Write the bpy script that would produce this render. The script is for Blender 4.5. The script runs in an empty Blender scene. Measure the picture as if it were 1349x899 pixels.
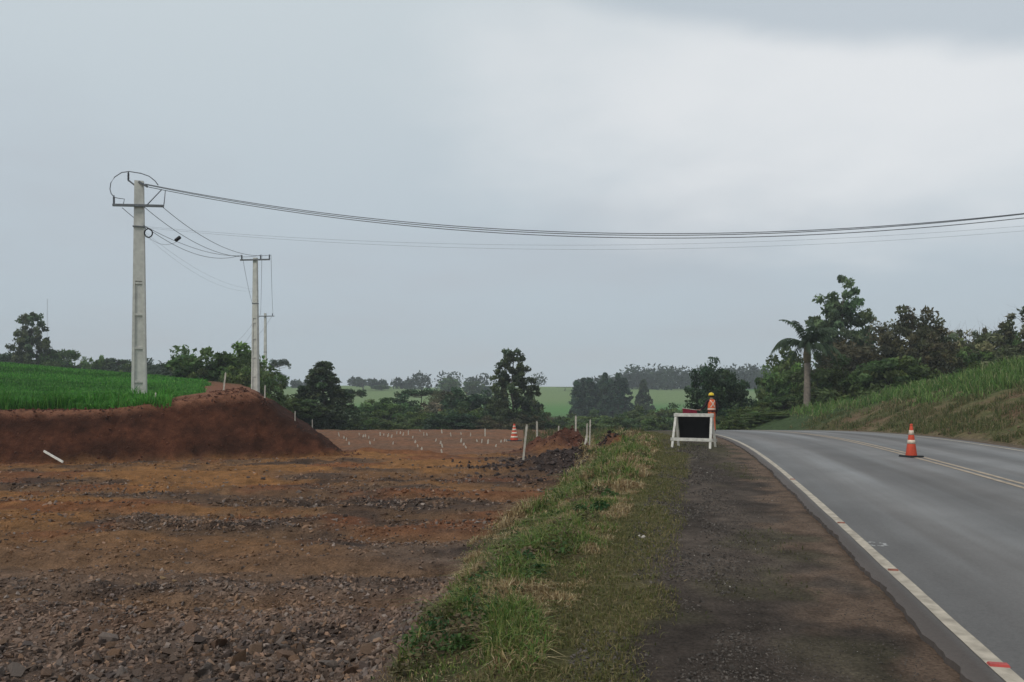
import bpy, bmesh, math, random
import numpy as np
from mathutils import Vector, Matrix

random.seed(7)
RNG = np.random.default_rng(7)
SC = bpy.context.scene
COL = SC.collection
R = math.radians

# ------------------------------------------------------------------ camera
F, CX, HY, EYE = 1000.0, 674.5, 520.0, 1.5      # focal in photo pixels, horizon row, eye height
cam_d = bpy.data.cameras.new('camera')
cam = bpy.data.objects.new('camera', cam_d)
COL.objects.link(cam)
cam.location = (0, 0, EYE)
cam.rotation_euler = (R(90), 0, 0)
cam_d.sensor_width = 36
cam_d.lens = 36 * F / 1349
cam_d.shift_y = (HY - 449.5) / 1349
cam_d.clip_start = 0.1
cam_d.clip_end = 6000
SC.camera = cam

# ------------------------------------------------------------------ sky, sun, exposure
SUN_EL, SUN_AZ = 50, 225
w = bpy.data.worlds.new('World')
SC.world = w
w.use_nodes = True
nt = w.node_tree
nt.nodes.clear()
N = nt.nodes.new
L = nt.links.new


def wmath(op, a, b=None, clamp=False):
    n = N('ShaderNodeMath')
    n.operation = op
    n.use_clamp = clamp
    for i, v in enumerate((a, b)):
        if v is None:
            continue
        if isinstance(v, (int, float)):
            n.inputs[i].default_value = v
        else:
            L(v, n.inputs[i])
    return n.outputs[0]


def wmix(f, a, b):
    n = N('ShaderNodeMix')
    n.data_type = 'RGBA'
    if isinstance(f, (int, float)):
        n.inputs[0].default_value = f
    else:
        L(f, n.inputs[0])
    for i, v in ((6, a), (7, b)):
        if isinstance(v, tuple):
            n.inputs[i].default_value = v + (1,)
        else:
            L(v, n.inputs[i])
    return n.outputs[2]


def wramp(v, a, b):
    n = N('ShaderNodeMapRange')
    n.interpolation_type = 'SMOOTHSTEP'
    L(v, n.inputs[0])
    n.inputs[1].default_value = a
    n.inputs[2].default_value = b
    return n.outputs[0]


sky = N('ShaderNodeTexSky')
sky.sky_type = 'NISHITA'
sky.sun_disc = False
sky.sun_elevation = R(SUN_EL)
sky.sun_rotation = R(SUN_AZ)
tc = N('ShaderNodeTexCoord')
sep = N('ShaderNodeSeparateXYZ')
L(tc.outputs['Generated'], sep.inputs[0])
zc = wmath('MAXIMUM', sep.outputs[2], 0.0)
zd = wmath('ADD', zc, 0.16)
comb = N('ShaderNodeCombineXYZ')
L(wmath('DIVIDE', sep.outputs[0], zd), comb.inputs[0])
L(wmath('DIVIDE', sep.outputs[1], zd), comb.inputs[1])


def wnoise(scale, detail, off=0.0):
    m = N('ShaderNodeMapping')
    m.inputs['Location'].default_value = (off, off * 0.7, 0)
    L(comb.outputs[0], m.inputs[0])
    n = N('ShaderNodeTexNoise')
    n.inputs['Scale'].default_value = scale
    n.inputs['Detail'].default_value = detail
    n.inputs['Roughness'].default_value = 0.5
    L(m.outputs[0], n.inputs['Vector'])
    return n.outputs[0]


n1 = wnoise(0.9, 5, 3.1)
n2 = wnoise(2.6, 4, 8.4)
lift = wramp(zc, 0.0, 0.55)
base = wmix(lift, (0.50, 0.575, 0.635), (0.65, 0.72, 0.75))
base = wmix(wmath('MULTIPLY', wramp(n1, 0.42, 0.72), 0.5), base, (0.50, 0.53, 0.57))
# brighter thin patch in the cloud deck, to the right of the road
nrm = N('ShaderNodeVectorMath')
nrm.operation = 'NORMALIZE'
L(tc.outputs['Generated'], nrm.inputs[0])
sep2 = N('ShaderNodeSeparateXYZ')
L(nrm.outputs[0], sep2.inputs[0])
qx = wmath('POWER', wmath('ABSOLUTE', wmath('DIVIDE', wmath('SUBTRACT', sep2.outputs[0], 0.45), 0.46)), 2.0)
qz = wmath('POWER', wmath('ABSOLUTE', wmath('DIVIDE', wmath('SUBTRACT', zc, 0.36), 0.17)), 2.0)
qq = wmath('ADD', wmath('ADD', qx, qz), wmath('MULTIPLY', wmath('SUBTRACT', n2, 0.5), 1.3))
behind = wmath('MULTIPLY', wmath('LESS_THAN', sep2.outputs[1], 0.0), 9.0)
bright = wramp(wmath('ADD', qq, behind), 1.9, -0.2)
base = wmix(bright, base, (0.86, 0.88, 0.89))
# a grey cloud base passing above it
deckx = wmath('ADD', wmath('ADD', zc, wmath('MULTIPLY', sep2.outputs[0], 0.227)), wmath('MULTIPLY', wmath('SUBTRACT', wnoise(2.4, 6, 1.3), 0.5), 0.06))
grey = wmath('MULTIPLY', wramp(deckx, 0.458, 0.500), wmath('SUBTRACT', 1.0, wramp(deckx, 0.62, 0.95)))
base = wmix(wmath('MULTIPLY', grey, 0.8), base, (0.52, 0.59, 0.645))
skyb = N('ShaderNodeMix')
skyb.data_type = 'RGBA'
skyb.blend_type = 'MIX'
skyb.inputs[0].default_value = 0.90
sm = N('ShaderNodeVectorMath')
sm.operation = 'SCALE'
sm.inputs[3].default_value = 0.10
L(sky.outputs[0], sm.inputs[0])
L(sm.outputs[0], skyb.inputs[6])
L(base, skyb.inputs[7])
bg = N('ShaderNodeBackground')
bg.inputs[1].default_value = 1.0
L(skyb.outputs[2], bg.inputs[0])
wo = N('ShaderNodeOutputWorld')
L(bg.outputs[0], wo.inputs[0])

sun_d = bpy.data.lights.new('sun', 'SUN')
sun_d.energy = 1.5
sun_d.angle = R(10)
sun_d.color = (1.0, 0.96, 0.9)
sun = bpy.data.objects.new('sun', sun_d)
COL.objects.link(sun)
sd = Vector((math.sin(R(SUN_AZ)) * math.cos(R(SUN_EL)), math.cos(R(SUN_AZ)) * math.cos(R(SUN_EL)), math.sin(R(SUN_EL))))
sun.rotation_euler = sd.to_track_quat('Z', 'Y').to_euler()
sun.location = (0, 0, 60)

vs = SC.view_settings
vs.view_transform = 'Standard'
vs.look = 'None'
vs.exposure = 0.0
vs.gamma = 1.0
vs.use_curve_mapping = False
SC.cycles.volume_bounces = 0
SC.cycles.max_bounces = 6
SC.cycles.transparent_max_bounces = 8

# ------------------------------------------------------------------ numeric helpers


def hash2(ix, iy, seed):
    h = (ix.astype(np.int64) * 374761393 + iy.astype(np.int64) * 668265263 + seed * 2147483647) & 0xffffffff
    h = ((h ^ (h >> 13)) * 1274126177) & 0xffffffff
    h = h ^ (h >> 16)
    return (h & 0xffff) / 65535.0


def vnoise(x, y, seed=0):
    x0 = np.floor(x)
    y0 = np.floor(y)
    fx = x - x0
    fy = y - y0
    fx = fx * fx * (3 - 2 * fx)
    fy = fy * fy * (3 - 2 * fy)
    a = hash2(x0, y0, seed)
    b = hash2(x0 + 1, y0, seed)
    c = hash2(x0, y0 + 1, seed)
    d = hash2(x0 + 1, y0 + 1, seed)
    return (a + (b - a) * fx) * (1 - fy) + (c + (d - c) * fx) * fy


def fbm(x, y, octaves=4, seed=0):
    s = 0
    amp = 0.5
    tot = 0
    for i in range(octaves):
        s = s + amp * vnoise(x, y, seed + i * 17)
        tot += amp
        amp *= 0.5
        x = x * 2.03 + 11.3
        y = y * 2.03 + 5.7
    return s / tot


def sst(a, b, x):
    t = np.clip((x - a) / (b - a), 0, 1)
    return t * t * (3 - 2 * t)


def smin(a, b, k):
    h = np.clip(0.5 + 0.5 * (b - a) / k, 0, 1)
    return b * (1 - h) + a * h - k * h * (1 - h)


# road left edge line as x(y), smoothed
_ty = np.array([-60, 0, 4, 7, 11.1, 15.15, 20.3, 25, 28.3, 33, 38, 45, 55, 70, 110.])
_tx = np.array([-13.1, 1.62, 2.6, 3.33, 4.36, 5.33, 6.47, 7.3, 7.75, 8.15, 8.3, 8.0, 6.6, 3.0, -9])
_gy = np.arange(-60, 110, 0.25)
_gx = np.interp(_gy, _ty, _tx)
_k = np.exp(-0.5 * (np.arange(-24, 25) * 0.25 / 2.0) ** 2)
_gx = np.convolve(np.pad(_gx, 24, mode='reflect', reflect_type='odd'), _k / _k.sum(), mode='valid')


def XL(y):
    return np.interp(y, _gy, _gx)


def ZR(y):
    d = np.clip(y, 22, 60) - 22
    return -0.0013 * d * d - np.clip(y - 60, 0, 100) * 0.09


def valley(x, y):
    v = np.interp(y, [-100, 40, 60, 85, 120, 150, 220, 330, 400, 500, 900],
                  [-1, -1.0, -2.2, -4.2, -6.8, -7.8, -5.0, 1.8, 4.2, 4.0, 4.0])
    v = v + sst(-14, -55, x) * 5.5 * (sst(60, 90, y) - sst(190, 260, y))
    v = v + sst(18, 34, x) * 4.5 * (sst(55, 80, y) - sst(120, 190, y))
    v = v + 3.2 * sst(-25, -95, x) * sst(220, 330, y)
    v = v + (np.sin(x / 75 + 0.7) * 1.5 + np.sin(x / 31 + 2) * 0.5) * sst(200, 330, y)
    return v


def bank_d(x, y):
    d1 = ((x + 6) * -2.8 + (y - 25.6) * 9.4) / 9.81
    d2 = ((x + 5.6) * -24.4 + (y - 25.6) * -7.9) / 25.6
    wob = (fbm(x * 0.35, y * 0.35, 3, 40) - 0.5) * 0.5
    return smin(d1, d2 * 0.66, 0.45) + wob


def bank_top(x, y):
    t = 1.0 + 0.028 * (y - 24.5)
    t = t + np.clip((-18 - x) / 22, 0, 1.5) * 1.8 * sst(30, 62, y)
    t = t + 0.72 * np.clip(1.05 - np.sqrt(((x + 9.5) / 5.2) ** 2 + ((y - 28.8) / 5.0) ** 2), 0, 1.05)
    t = t + 0.15 * (fbm(x * 0.2, y * 0.2, 3, 9) - 0.5)
    return t


RUTS = (7.3, 8.9, 11.2, 13.0, 15.6, 17.6, 20.4, 22.6)
HEAPS = [(1.2, 28.2, 0.62, 0.9, 0.9), (2.5, 28.8, 0.82, 0.6, 0.8), (0.3, 28.8, 0.40, 0.8, 0.9), (3.5, 27.8, 0.95, 0.45, 0.6), (1.9, 28.4, 0.5, 0.5, 0.7), (3.9, 27.2, 0.6, 0.4, 0.5),
         (2.0, 27.6, 0.35, 1.2, 0.7), (2.0, 22.4, 0.48, 1.1, 1.1), (0.9, 21.0, 0.34, 0.9, 0.8), (-4.2, 27.4, 0.24, 1.3, 0.5),
         (-5.6, 26.9, 0.16, 1.0, 0.5), (-2.6, 27.5, 0.16, 0.7, 0.4)]


def height(x, y, fine=True):
    u = x - XL(y)
    zr = ZR(y)
    zf = -0.6 - 0.42 * sst(26.8, 28.2, y) + 0.12 * sst(30, 46, y) * np.exp(-((x + 4) / 9) ** 2) - 0.0016 * np.clip(y - 46, 0, 60) ** 2
    zf = np.maximum(zf, -6)
    if fine:
        amp = 0.5 + 0.5 * sst(18, 7, y)
        zf = zf + (amp * 0.22 * (fbm(x * 0.55, y * 0.8, 3, 3) - 0.5) + 0.15 * (fbm(x * 1.9, y * 1.9, 5, 5) - 0.5))
        vv_ = y + 0.13 * x + 0.5 * (fbm(x * 0.25, y * 0.1, 2, 68) - 0.5)
        for c_ in RUTS:
            zf = zf - 0.075 * np.exp(-((vv_ - c_) / 0.20) ** 2) + 0.035 * np.exp(-((vv_ - c_ - 0.45) / 0.16) ** 2)
        for hx, hy, hh, sx, sy in HEAPS:
            g = np.exp(-(((x - hx) / sx) ** 2 + ((y - hy) / sy) ** 2))
            zf = zf + hh * g * (0.25 + 1.5 * fbm(x * 1.9, y * 1.9, 5, 21))
    b = sst(-4.75 + 1.1 * sst(23.5, 26.5, y), -2.75 + 0.3 * sst(23.5, 26.5, y), u + (fbm(x * 0.5, y * 0.5, 2, 8) - 0.5) * 0.8)
    z = zf + (zr - zf) * b
    # left bank with crop field on top
    d = bank_d(x, y)
    top = bank_top(x, y)
    if fine:
        al = (x * 9.4 + y * 2.8) / 9.81
        run = fbm(al * 1.5, d * 0.35, 4, 64)
        d = d - 0.34 * np.abs(run - 0.5) * 2 * sst(-0.1, 0.5, d) + 0.12 * sst(-0.1, 0.5, d)
        top = top + 0.20 * (fbm(x * 1.3, y * 1.3, 4, 65) - 0.5) * sst(4.0, 1.0, d)
        d = d + 0.16 * (fbm(x * 1.1, y * 1.1, 4, 60) - 0.5) + 0.16 * (fbm(x * 5, y * 5, 3, 63) - 0.5)
    rise = np.maximum(0, d) * 1.05
    zb = -0.65 + rise
    zbk = smin(zb, top, 0.05)
    z = np.where((d > 0) & (zbk > z), zbk, z)
    # under the road
    z = z + np.where((u > -0.42) & (u < 8), -0.07 * sst(-0.20, -0.08, u) * (1 - sst(7.25, 7.5, u)), 0)
    # right hand slope
    ur = u - 7.65
    cap = np.interp(y, [-60, 26, 34, 42, 52, 62, 90], [4.6, 4.3, 3.6, 2.5, 1.2, 0.6, 0.2])
    if fine:
        cap = cap + 0.3 * (fbm(x * 0.3, y * 0.3, 3, 77) - 0.5)
    rs = smin(np.maximum(0, ur - 0.25) * 0.40, cap, 0.6)
    if fine:
        rs = rs + sst(0.3, 1.6, ur) * 0.30 * (fbm(x * 0.9, y * 0.9, 4, 31) - 0.5)
    z = np.where(ur > 0, ZR(y) + np.maximum(rs, -0.04), z)
    # far valley
    f = sst(52, 88, y) * np.ones_like(x)
    fl = sst(62, 100, y)
    f = np.where(x < -14, fl, f)
    v = valley(x, y)
    return z * (1 - f) + v * f


def H(x, y):
    return float(height(np.array([float(x)]), np.array([float(y)]))[0])


def at(px, py, D):
    return Vector(((px - CX) / F * D, D, EYE + (HY - py) / F * D))


def gx(px, D):
    return (px - CX) / F * D


# ------------------------------------------------------------------ materials
MATS = {}


def principled(name):
    m = bpy.data.materials.new(name)
    m.use_nodes = True
    return m, m.node_tree, m.node_tree.nodes['Principled BSDF']


def noise_node(t, scale, detail=4, vec=None, rough=0.55):
    n = t.nodes.new('ShaderNodeTexNoise')
    n.inputs['Scale'].default_value = scale
    n.inputs['Detail'].default_value = detail
    n.inputs['Roughness'].default_value = rough
    if vec is not None:
        t.links.new(vec, n.inputs['Vector'])
    return n.outputs[0]


def mapr(t, v, a, b, c, d):
    n = t.nodes.new('ShaderNodeMapRange')
    t.links.new(v, n.inputs[0])
    for i, q in enumerate((a, b, c, d)):
        n.inputs[i + 1].default_value = q
    return n.outputs[0]


def scalec(t, col, fac):
    n = t.nodes.new('ShaderNodeVectorMath')
    n.operation = 'SCALE'
    if isinstance(col, tuple):
        n.inputs[0].default_value = col[:3]
    else:
        t.links.new(col, n.inputs[0])
    t.links.new(fac, n.inputs[3])
    return n.outputs[0]


def mul(t, a, b):
    n = t.nodes.new('ShaderNodeMath')
    n.operation = 'MULTIPLY'
    t.links.new(a, n.inputs[0])
    t.links.new(b, n.inputs[1])
    return n.outputs[0]


def plain(name, col, rough=0.7, var=0.25, scale=6.0, metallic=0.0, bump=0.0, spec=0.3):
    """a colour with procedural mottling in object space"""
    if name in MATS:
        return MATS[name]
    m, t, p = principled(name)
    c = t.nodes.new('ShaderNodeTexCoord')
    n = noise_node(t, scale, 5, c.outputs['Object'])
    t.links.new(scalec(t, col, mapr(t, n, 0.3, 0.7, 1 - var, 1 + var)), p.inputs['Base Color'])
    p.inputs['Roughness'].default_value = rough
    p.inputs['Metallic'].default_value = metallic
    p.inputs['Specular IOR Level'].default_value = spec
    if bump:
        b = t.nodes.new('ShaderNodeBump')
        b.inputs['Strength'].default_value = bump
        b.inputs['Distance'].default_value = 0.02
        t.links.new(noise_node(t, scale * 6, 5, c.outputs['Object']), b.inputs['Height'])
        t.links.new(b.outputs[0], p.inputs['Normal'])
    MATS[name] = m
    return m


def vcol_mat(name, rough=0.8, trans=0.0, var=0.0, scale=4, bump=0.0, bscale=20, bdist=0.03, objrand=0.0, spec=0.2, fine=0.0):
    m, t, p = principled(name)
    a = t.nodes.new('ShaderNodeAttribute')
    a.attribute_name = 'Col'
    col = a.outputs['Color']
    c = t.nodes.new('ShaderNodeTexCoord')
    if var:
        n = noise_node(t, scale, 6, c.outputs['Object'], 0.65)
        col = scalec(t, col, mapr(t, n, 0.3, 0.7, 1 - var, 1 + var))
    if fine:
        n = noise_node(t, 38, 5, c.outputs['Object'], 0.7)
        col = scalec(t, col, mapr(t, n, 0.32, 0.68, 1 - fine, 1 + fine))
    if objrand:
        o = t.nodes.new('ShaderNodeObjectInfo')
        col = scalec(t, col, mapr(t, o.outputs['Random'], 0, 1, 1 - objrand, 1 + objrand))
    t.links.new(col, p.inputs['Base Color'])
    p.inputs['Roughness'].default_value = rough
    p.inputs['Specular IOR Level'].default_value = spec
    if bump:
        b = t.nodes.new('ShaderNodeBump')
        b.inputs['Strength'].default_value = bump
        b.inputs['Distance'].default_value = bdist
        t.links.new(noise_node(t, bscale, 8, c.outputs['Object'], 0.7), b.inputs['Height'])
        t.links.new(b.outputs[0], p.inputs['Normal'])
    if trans:
        tr = t.nodes.new('ShaderNodeBsdfTranslucent')
        t.links.new(col, tr.inputs[0])
        mx = t.nodes.new('ShaderNodeMixShader')
        mx.inputs[0].default_value = trans
        t.links.new(p.outputs[0], mx.inputs[1])
        t.links.new(tr.outputs[0], mx.inputs[2])
        t.links.new(mx.outputs[0], t.nodes['Material Output'].inputs[0])
    MATS[name] = m
    return m


M_TERRAIN = vcol_mat('soil_and_turf', 0.95, var=0.42, scale=4.0, bump=1.0, bscale=16, bdist=0.06, fine=0.45, spec=0.1)
M_LEAF = vcol_mat('foliage', 0.6, trans=0.35, objrand=0.18)
M_GRASS = vcol_mat('grass_blades', 0.6, trans=0.25)
M_ROCKS = vcol_mat('broken_rock', 0.85, var=0.25, scale=18, bump=0.5, bscale=60, bdist=0.01)
M_BARK = plain('bark', (0.085, 0.07, 0.058), 0.9, 0.35, 9, bump=0.6)
M_CONC = plain('pole_concrete', (0.56, 0.545, 0.49), 0.85, 0.16, 3.5, bump=0.3)
M_STEEL = plain('galvanised_steel', (0.16, 0.165, 0.17), 0.55, 0.2, 8, metallic=0.4)
M_PORC = plain('insulator_polymer', (0.05, 0.055, 0.065), 0.4, 0.1, 8)
M_WIRE = plain('aluminium_wire', (0.15, 0.155, 0.17), 0.5, 0.1, 2, metallic=0.3)
M_WIRET = plain('thin_cable', (0.22, 0.235, 0.25), 0.5, 0.1, 2)
M_BLACK = plain('black_plastic', (0.012, 0.012, 0.013), 0.5, 0.2, 10)
M_WOODW = plain('whitewashed_wood', (0.62, 0.59, 0.53), 0.8, 0.22, 9, bump=0.4)
M_STAKE = plain('limed_stake_wood', (0.48, 0.44, 0.37), 0.85, 0.3, 12, bump=0.4)
M_LINE = plain('worn_white_road_paint', (0.40, 0.345, 0.275), 0.8, 0.3, 9)
M_LINEY = plain('worn_yellow_road_paint', (0.36, 0.285, 0.21), 0.8, 0.3, 9)
M_RED = plain('red_marker', (0.42, 0.06, 0.05), 0.5, 0.15, 20)
M_CONE = plain('cone_orange_red', (0.58, 0.075, 0.035), 0.55, 0.18, 7)
M_BAND = plain('cone_reflective_band', (0.66, 0.54, 0.42), 0.45, 0.2, 15)
M_BOARD = plain('board_back_black', (0.012, 0.011, 0.013), 0.6, 0.3, 4)

# ------------------------------------------------------------------ mesh helpers


def mesh_np(name, verts, faces, mat, cols=None, smooth=False, mats=None, midx=None):
    """verts (n,3), faces (m,k) of one size; cols per vertex"""
    verts = np.asarray(verts, dtype=np.float32)
    faces = np.asarray(faces, dtype=np.int32)
    me = bpy.data.meshes.new(name)
    k = faces.shape[1]
    me.vertices.add(len(verts))
    me.vertices.foreach_set('co', verts.ravel())
    me.loops.add(faces.size)
    me.loops.foreach_set('vertex_index', faces.ravel())
    me.polygons.add(len(faces))
    me.polygons.foreach_set('loop_start', np.arange(0, faces.size, k, dtype=np.int32))
    me.polygons.foreach_set('loop_total', np.full(len(faces), k, dtype=np.int32))
    me.polygons.foreach_set('use_smooth', np.full(len(faces), bool(smooth)))
    for mm in (mats or [mat]):
        me.materials.append(mm)
    if midx is not None:
        me.polygons.foreach_set('material_index', np.asarray(midx, dtype=np.int32))
    if cols is not None:
        at_ = me.color_attributes.new('Col', 'FLOAT_COLOR', 'POINT')
        c4 = np.ones((len(verts), 4), dtype=np.float32)
        c4[:, :3] = cols
        at_.data.foreach_set('color', c4.ravel())
    me.update(calc_edges=True)
    return me


def link(name, me, parent=None):
    o = bpy.data.objects.new(name, me)
    COL.objects.link(o)
    if parent is not None:
        o.parent = parent
    return o


def tag(o, label=None, cat=None, group=None, kind=None):
    if label:
        o['label'] = label
    if cat:
        o['category'] = cat
    if group:
        o['group'] = group
    if kind:
        o['kind'] = kind
    return o


def empty(name, loc=(0, 0, 0), rz=0.0):
    o = bpy.data.objects.new(name, None)
    COL.objects.link(o)
    o.empty_display_size = 0.2
    o.location = loc
    o.rotation_euler = (0, 0, rz)
    return o


class MB:
    """collects tubes, boxes and lathes and links them as one mesh"""

    def __init__(self):
        self.v = []
        self.f = []

    def add(self, vs, fs):
        o = len(self.v)
        self.v += [tuple(q) for q in vs]
        self.f += [tuple(i + o for i in q) for q in fs]

    def box(self, c, s, rot=None, top=(1, 1)):
        x, y, z = (q / 2 for q in s)
        P = [Vector((sx * x * (top[0] if sz > 0 else 1), sy * y * (top[1] if sz > 0 else 1), sz * z))
             for sz in (-1, 1) for sy in (-1, 1) for sx in (-1, 1)]
        if rot is not None:
            P = [rot @ q for q in P]
        P = [q + Vector(c) for q in P]
        self.add(P, [(0, 2, 3, 1), (4, 5, 7, 6), (0, 1, 5, 4), (2, 6, 7, 3), (0, 4, 6, 2), (1, 3, 7, 5)])
        return self

    def bar(self, a, b, wx, wy, up=(0, 1, 0)):
        a, b = Vector(a), Vector(b)
        d = (b - a).normalized()
        s = d.cross(Vector(up)).normalized()
        t = s.cross(d)
        P = [q + s * i * wx / 2 + t * j * wy / 2 for q in (a, b) for j in (-1, 1) for i in (-1, 1)]
        self.add(P, [(0, 2, 3, 1), (4, 5, 7, 6), (0, 1, 5, 4), (2, 6, 7, 3), (0, 4, 6, 2), (1, 3, 7, 5)])
        return self

    def tube(self, pts, rad, n=8, cap=True):
        pts = [Vector(p) for p in pts]
        if isinstance(rad, (int, float)):
            rad = [rad] * len(pts)
        vs, fs = [], []
        ref = Vector((0.31, 0.17, 0.93))
        for i, p in enumerate(pts):
            d = (pts[min(i + 1, len(pts) - 1)] - pts[max(i - 1, 0)]).normalized()
            if abs(d.dot(ref)) > 0.95:
                ref = Vector((0.9, 0.2, 0.1))
            s = d.cross(ref).normalized()
            t = s.cross(d)
            for k in range(n):
                a = 2 * math.pi * k / n
                vs.append(p + (s * math.cos(a) + t * math.sin(a)) * rad[i])
        for i in range(len(pts) - 1):
            for k in range(n):
                k2 = (k + 1) % n
                fs.append((i * n + k, i * n + k2, (i + 1) * n + k2, (i + 1) * n + k))
        if cap:
            fs.append(tuple(range(n - 1, -1, -1)))
            fs.append(tuple((len(pts) - 1) * n + k for k in range(n)))
        self.add(vs, fs)
        return self

    def lathe(self, prof, c=(0, 0, 0), n=20):
        vs, fs = [], []
        for r, z in prof:
            for k in range(n):
                a = 2 * math.pi * k / n
                vs.append((c[0] + r * math.cos(a), c[1] + r * math.sin(a), c[2] + z))
        for i in range(len(prof) - 1):
            for k in range(n):
                k2 = (k + 1) % n
                fs.append((i * n + k, i * n + k2, (i + 1) * n + k2, (i + 1) * n + k))
        fs.append(tuple(range(n - 1, -1, -1)))
        fs.append(tuple((len(prof) - 1) * n + k for k in range(n)))
        self.add(vs, fs)
        return self

    def build(self, name, mat, parent=None, smooth=False):
        me = bpy.data.meshes.new(name)
        me.from_pydata(self.v, [], self.f)
        me.materials.append(mat)
        if smooth:
            for p in me.polygons:
                p.use_smooth = True
        me.update()
        return link(name, me, parent)


def copy_tree(o, parent=None):
    c = o.copy()
    COL.objects.link(c)
    c.parent = parent
    for ch in list(o.children):
        copy_tree(ch, c)
    return c


# ------------------------------------------------------------------ terrain
def axis(parts):
    out = [parts[0][0]]
    for a, b, s0, s1 in parts:
        p = a
        while p < b:
            t = (p - a) / (b - a)
            p += s0 + (s1 - s0) * t
            out.append(min(p, b))
    return np.unique(np.round(out, 4))


ys = axis([(-60, 2, 6, 0.4), (2, 12, 0.09, 0.10), (12, 32, 0.11, 0.22), (32, 62, 0.25, 0.7), (62, 150, 0.8, 4), (150, 520, 5, 12), (520, 640, 14, 20)])
xs = axis([(-640, -420, 20, 16), (-420, -60, 14, 3), (-60, -22, 2.2, 0.3), (-22, -7, 0.22, 0.12), (-7, 9, 0.10, 0.10),
           (9, 26, 0.12, 0.25), (26, 60, 0.4, 2), (60, 420, 3, 14), (420, 640, 16, 20)])
GX, GY = np.meshgrid(xs, ys)
GZ = height(GX, GY)
U = GX - XL(GY)
BD = bank_d(GX, GY)


def lerp(a, b, f):
    return a + (b - a) * f[..., None]


def C3(*c):
    return np.array(c)[None, None, :] * np.ones(GX.shape + (1,))


# field colours: rubble, orange clay, red clay in drawn-out streaks
st = fbm(GX * 0.28 + GY * 0.12, GY * 0.50, 6, 90)
st2 = fbm(GX * 0.6, GY * 1.0, 6, 95)
near = sst(15.5, 8.5, GY)
orange = np.clip(sst(0.44, 0.60, st) * (1 - 0.6 * near) + 0.75 * sst(13, 24, GY) * sst(0.36, 0.5, st2), 0, 1)
orange = orange * (1 - 0.85 * sst(-3.5, 0.5, GX) * sst(24, 12, GY))
rubble = lerp(C3(0.085, 0.054, 0.038), C3(0.13, 0.08, 0.05), sst(0.35, 0.65, fbm(GX * 1.4, GY * 1.4, 3, 12)))
rubble = lerp(rubble, lerp(C3(0.115, 0.080, 0.062), C3(0.17, 0.12, 0.092), sst(0.35, 0.65, fbm(GX * 2.4, GY * 2.4, 4, 13))), sst(13, 8, GY) * 0.9)
orange = orange * (1 - 0.55 * sst(11, 7, GY))
field = lerp(rubble, C3(0.235, 0.112, 0.042), orange)
field = lerp(field, C3(0.175, 0.068, 0.032), 0.75 * (1 - 0.85 * sst(13, 8.5, GY)) * sst(0.52, 0.66, fbm(GX * 0.4 + 4, GY * 0.7, 5, 50)))
field = lerp(field, C3(0.05, 0.036, 0.03), 0.8 * sst(0.60, 0.72, fbm(GX * 0.45 + 9, GY * 0.8, 5, 52)))
rutm = sum(np.exp(-((GY + 0.13 * GX + 0.5 * (fbm(GX * 0.25, GY * 0.1, 2, 68) - 0.5) - c_) / 0.26) ** 2) for c_ in RUTS)
field = lerp(field, C3(0.185, 0.105, 0.055), np.clip(rutm * 0.6, 0, 0.6) * sst(0.3, 0.55, fbm(GX * 0.7, GY * 0.3, 3, 69)))
darkheap = np.exp(-(((GX - 1.7) / 1.7) ** 2 + ((GY - 21.5) / 2.3) ** 2))
field = lerp(field, C3(0.05, 0.037, 0.033), np.clip(darkheap * 1.5, 0, 0.95))
redheap = np.exp(-(((GX - 2.1) / 2.7) ** 2 + ((GY - 28.6) / 1.5) ** 2))
field = lerp(field, C3(0.105, 0.045, 0.030), np.clip(redheap * 1.7, 0, 1))
field = lerp(field, lerp(C3(0.16, 0.09, 0.056), C3(0.20, 0.098, 0.055), sst(0.4, 0.6, st2)), sst(28, 29.5, GY) * (1 - np.clip(redheap * 1.7, 0, 1)))
# cut face and plateau of the left bank
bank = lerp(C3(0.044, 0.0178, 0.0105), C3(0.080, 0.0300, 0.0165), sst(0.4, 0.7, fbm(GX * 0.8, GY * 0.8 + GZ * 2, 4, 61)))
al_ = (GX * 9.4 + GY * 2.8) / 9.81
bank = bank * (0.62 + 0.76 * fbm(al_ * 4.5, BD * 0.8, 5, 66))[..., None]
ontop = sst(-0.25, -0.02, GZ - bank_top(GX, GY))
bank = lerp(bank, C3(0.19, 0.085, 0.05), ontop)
cropm = sst(0.3, 0.0, GX + 12.2 + 0.36 * (GY - 27) + (fbm(GX * 0.5, GY * 0.5, 3, 15) - 0.5) * 1.6) * sst(25.6, 26.3, GY + 0.28 * (GX + 15) * -1 * 0.9) * sst(-0.5, -0.12, GZ - bank_top(GX, GY))
turf = lerp(C3(0.03, 0.14, 0.014), C3(0.045, 0.18, 0.02), sst(0.4, 0.6, fbm(GX * 0.15, GY * 0.15, 3, 14)))
bank = lerp(bank, turf, cropm)
inbank = sst(-0.15, 0.25, BD)
colr = lerp(field, bank, inbank)
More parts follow.
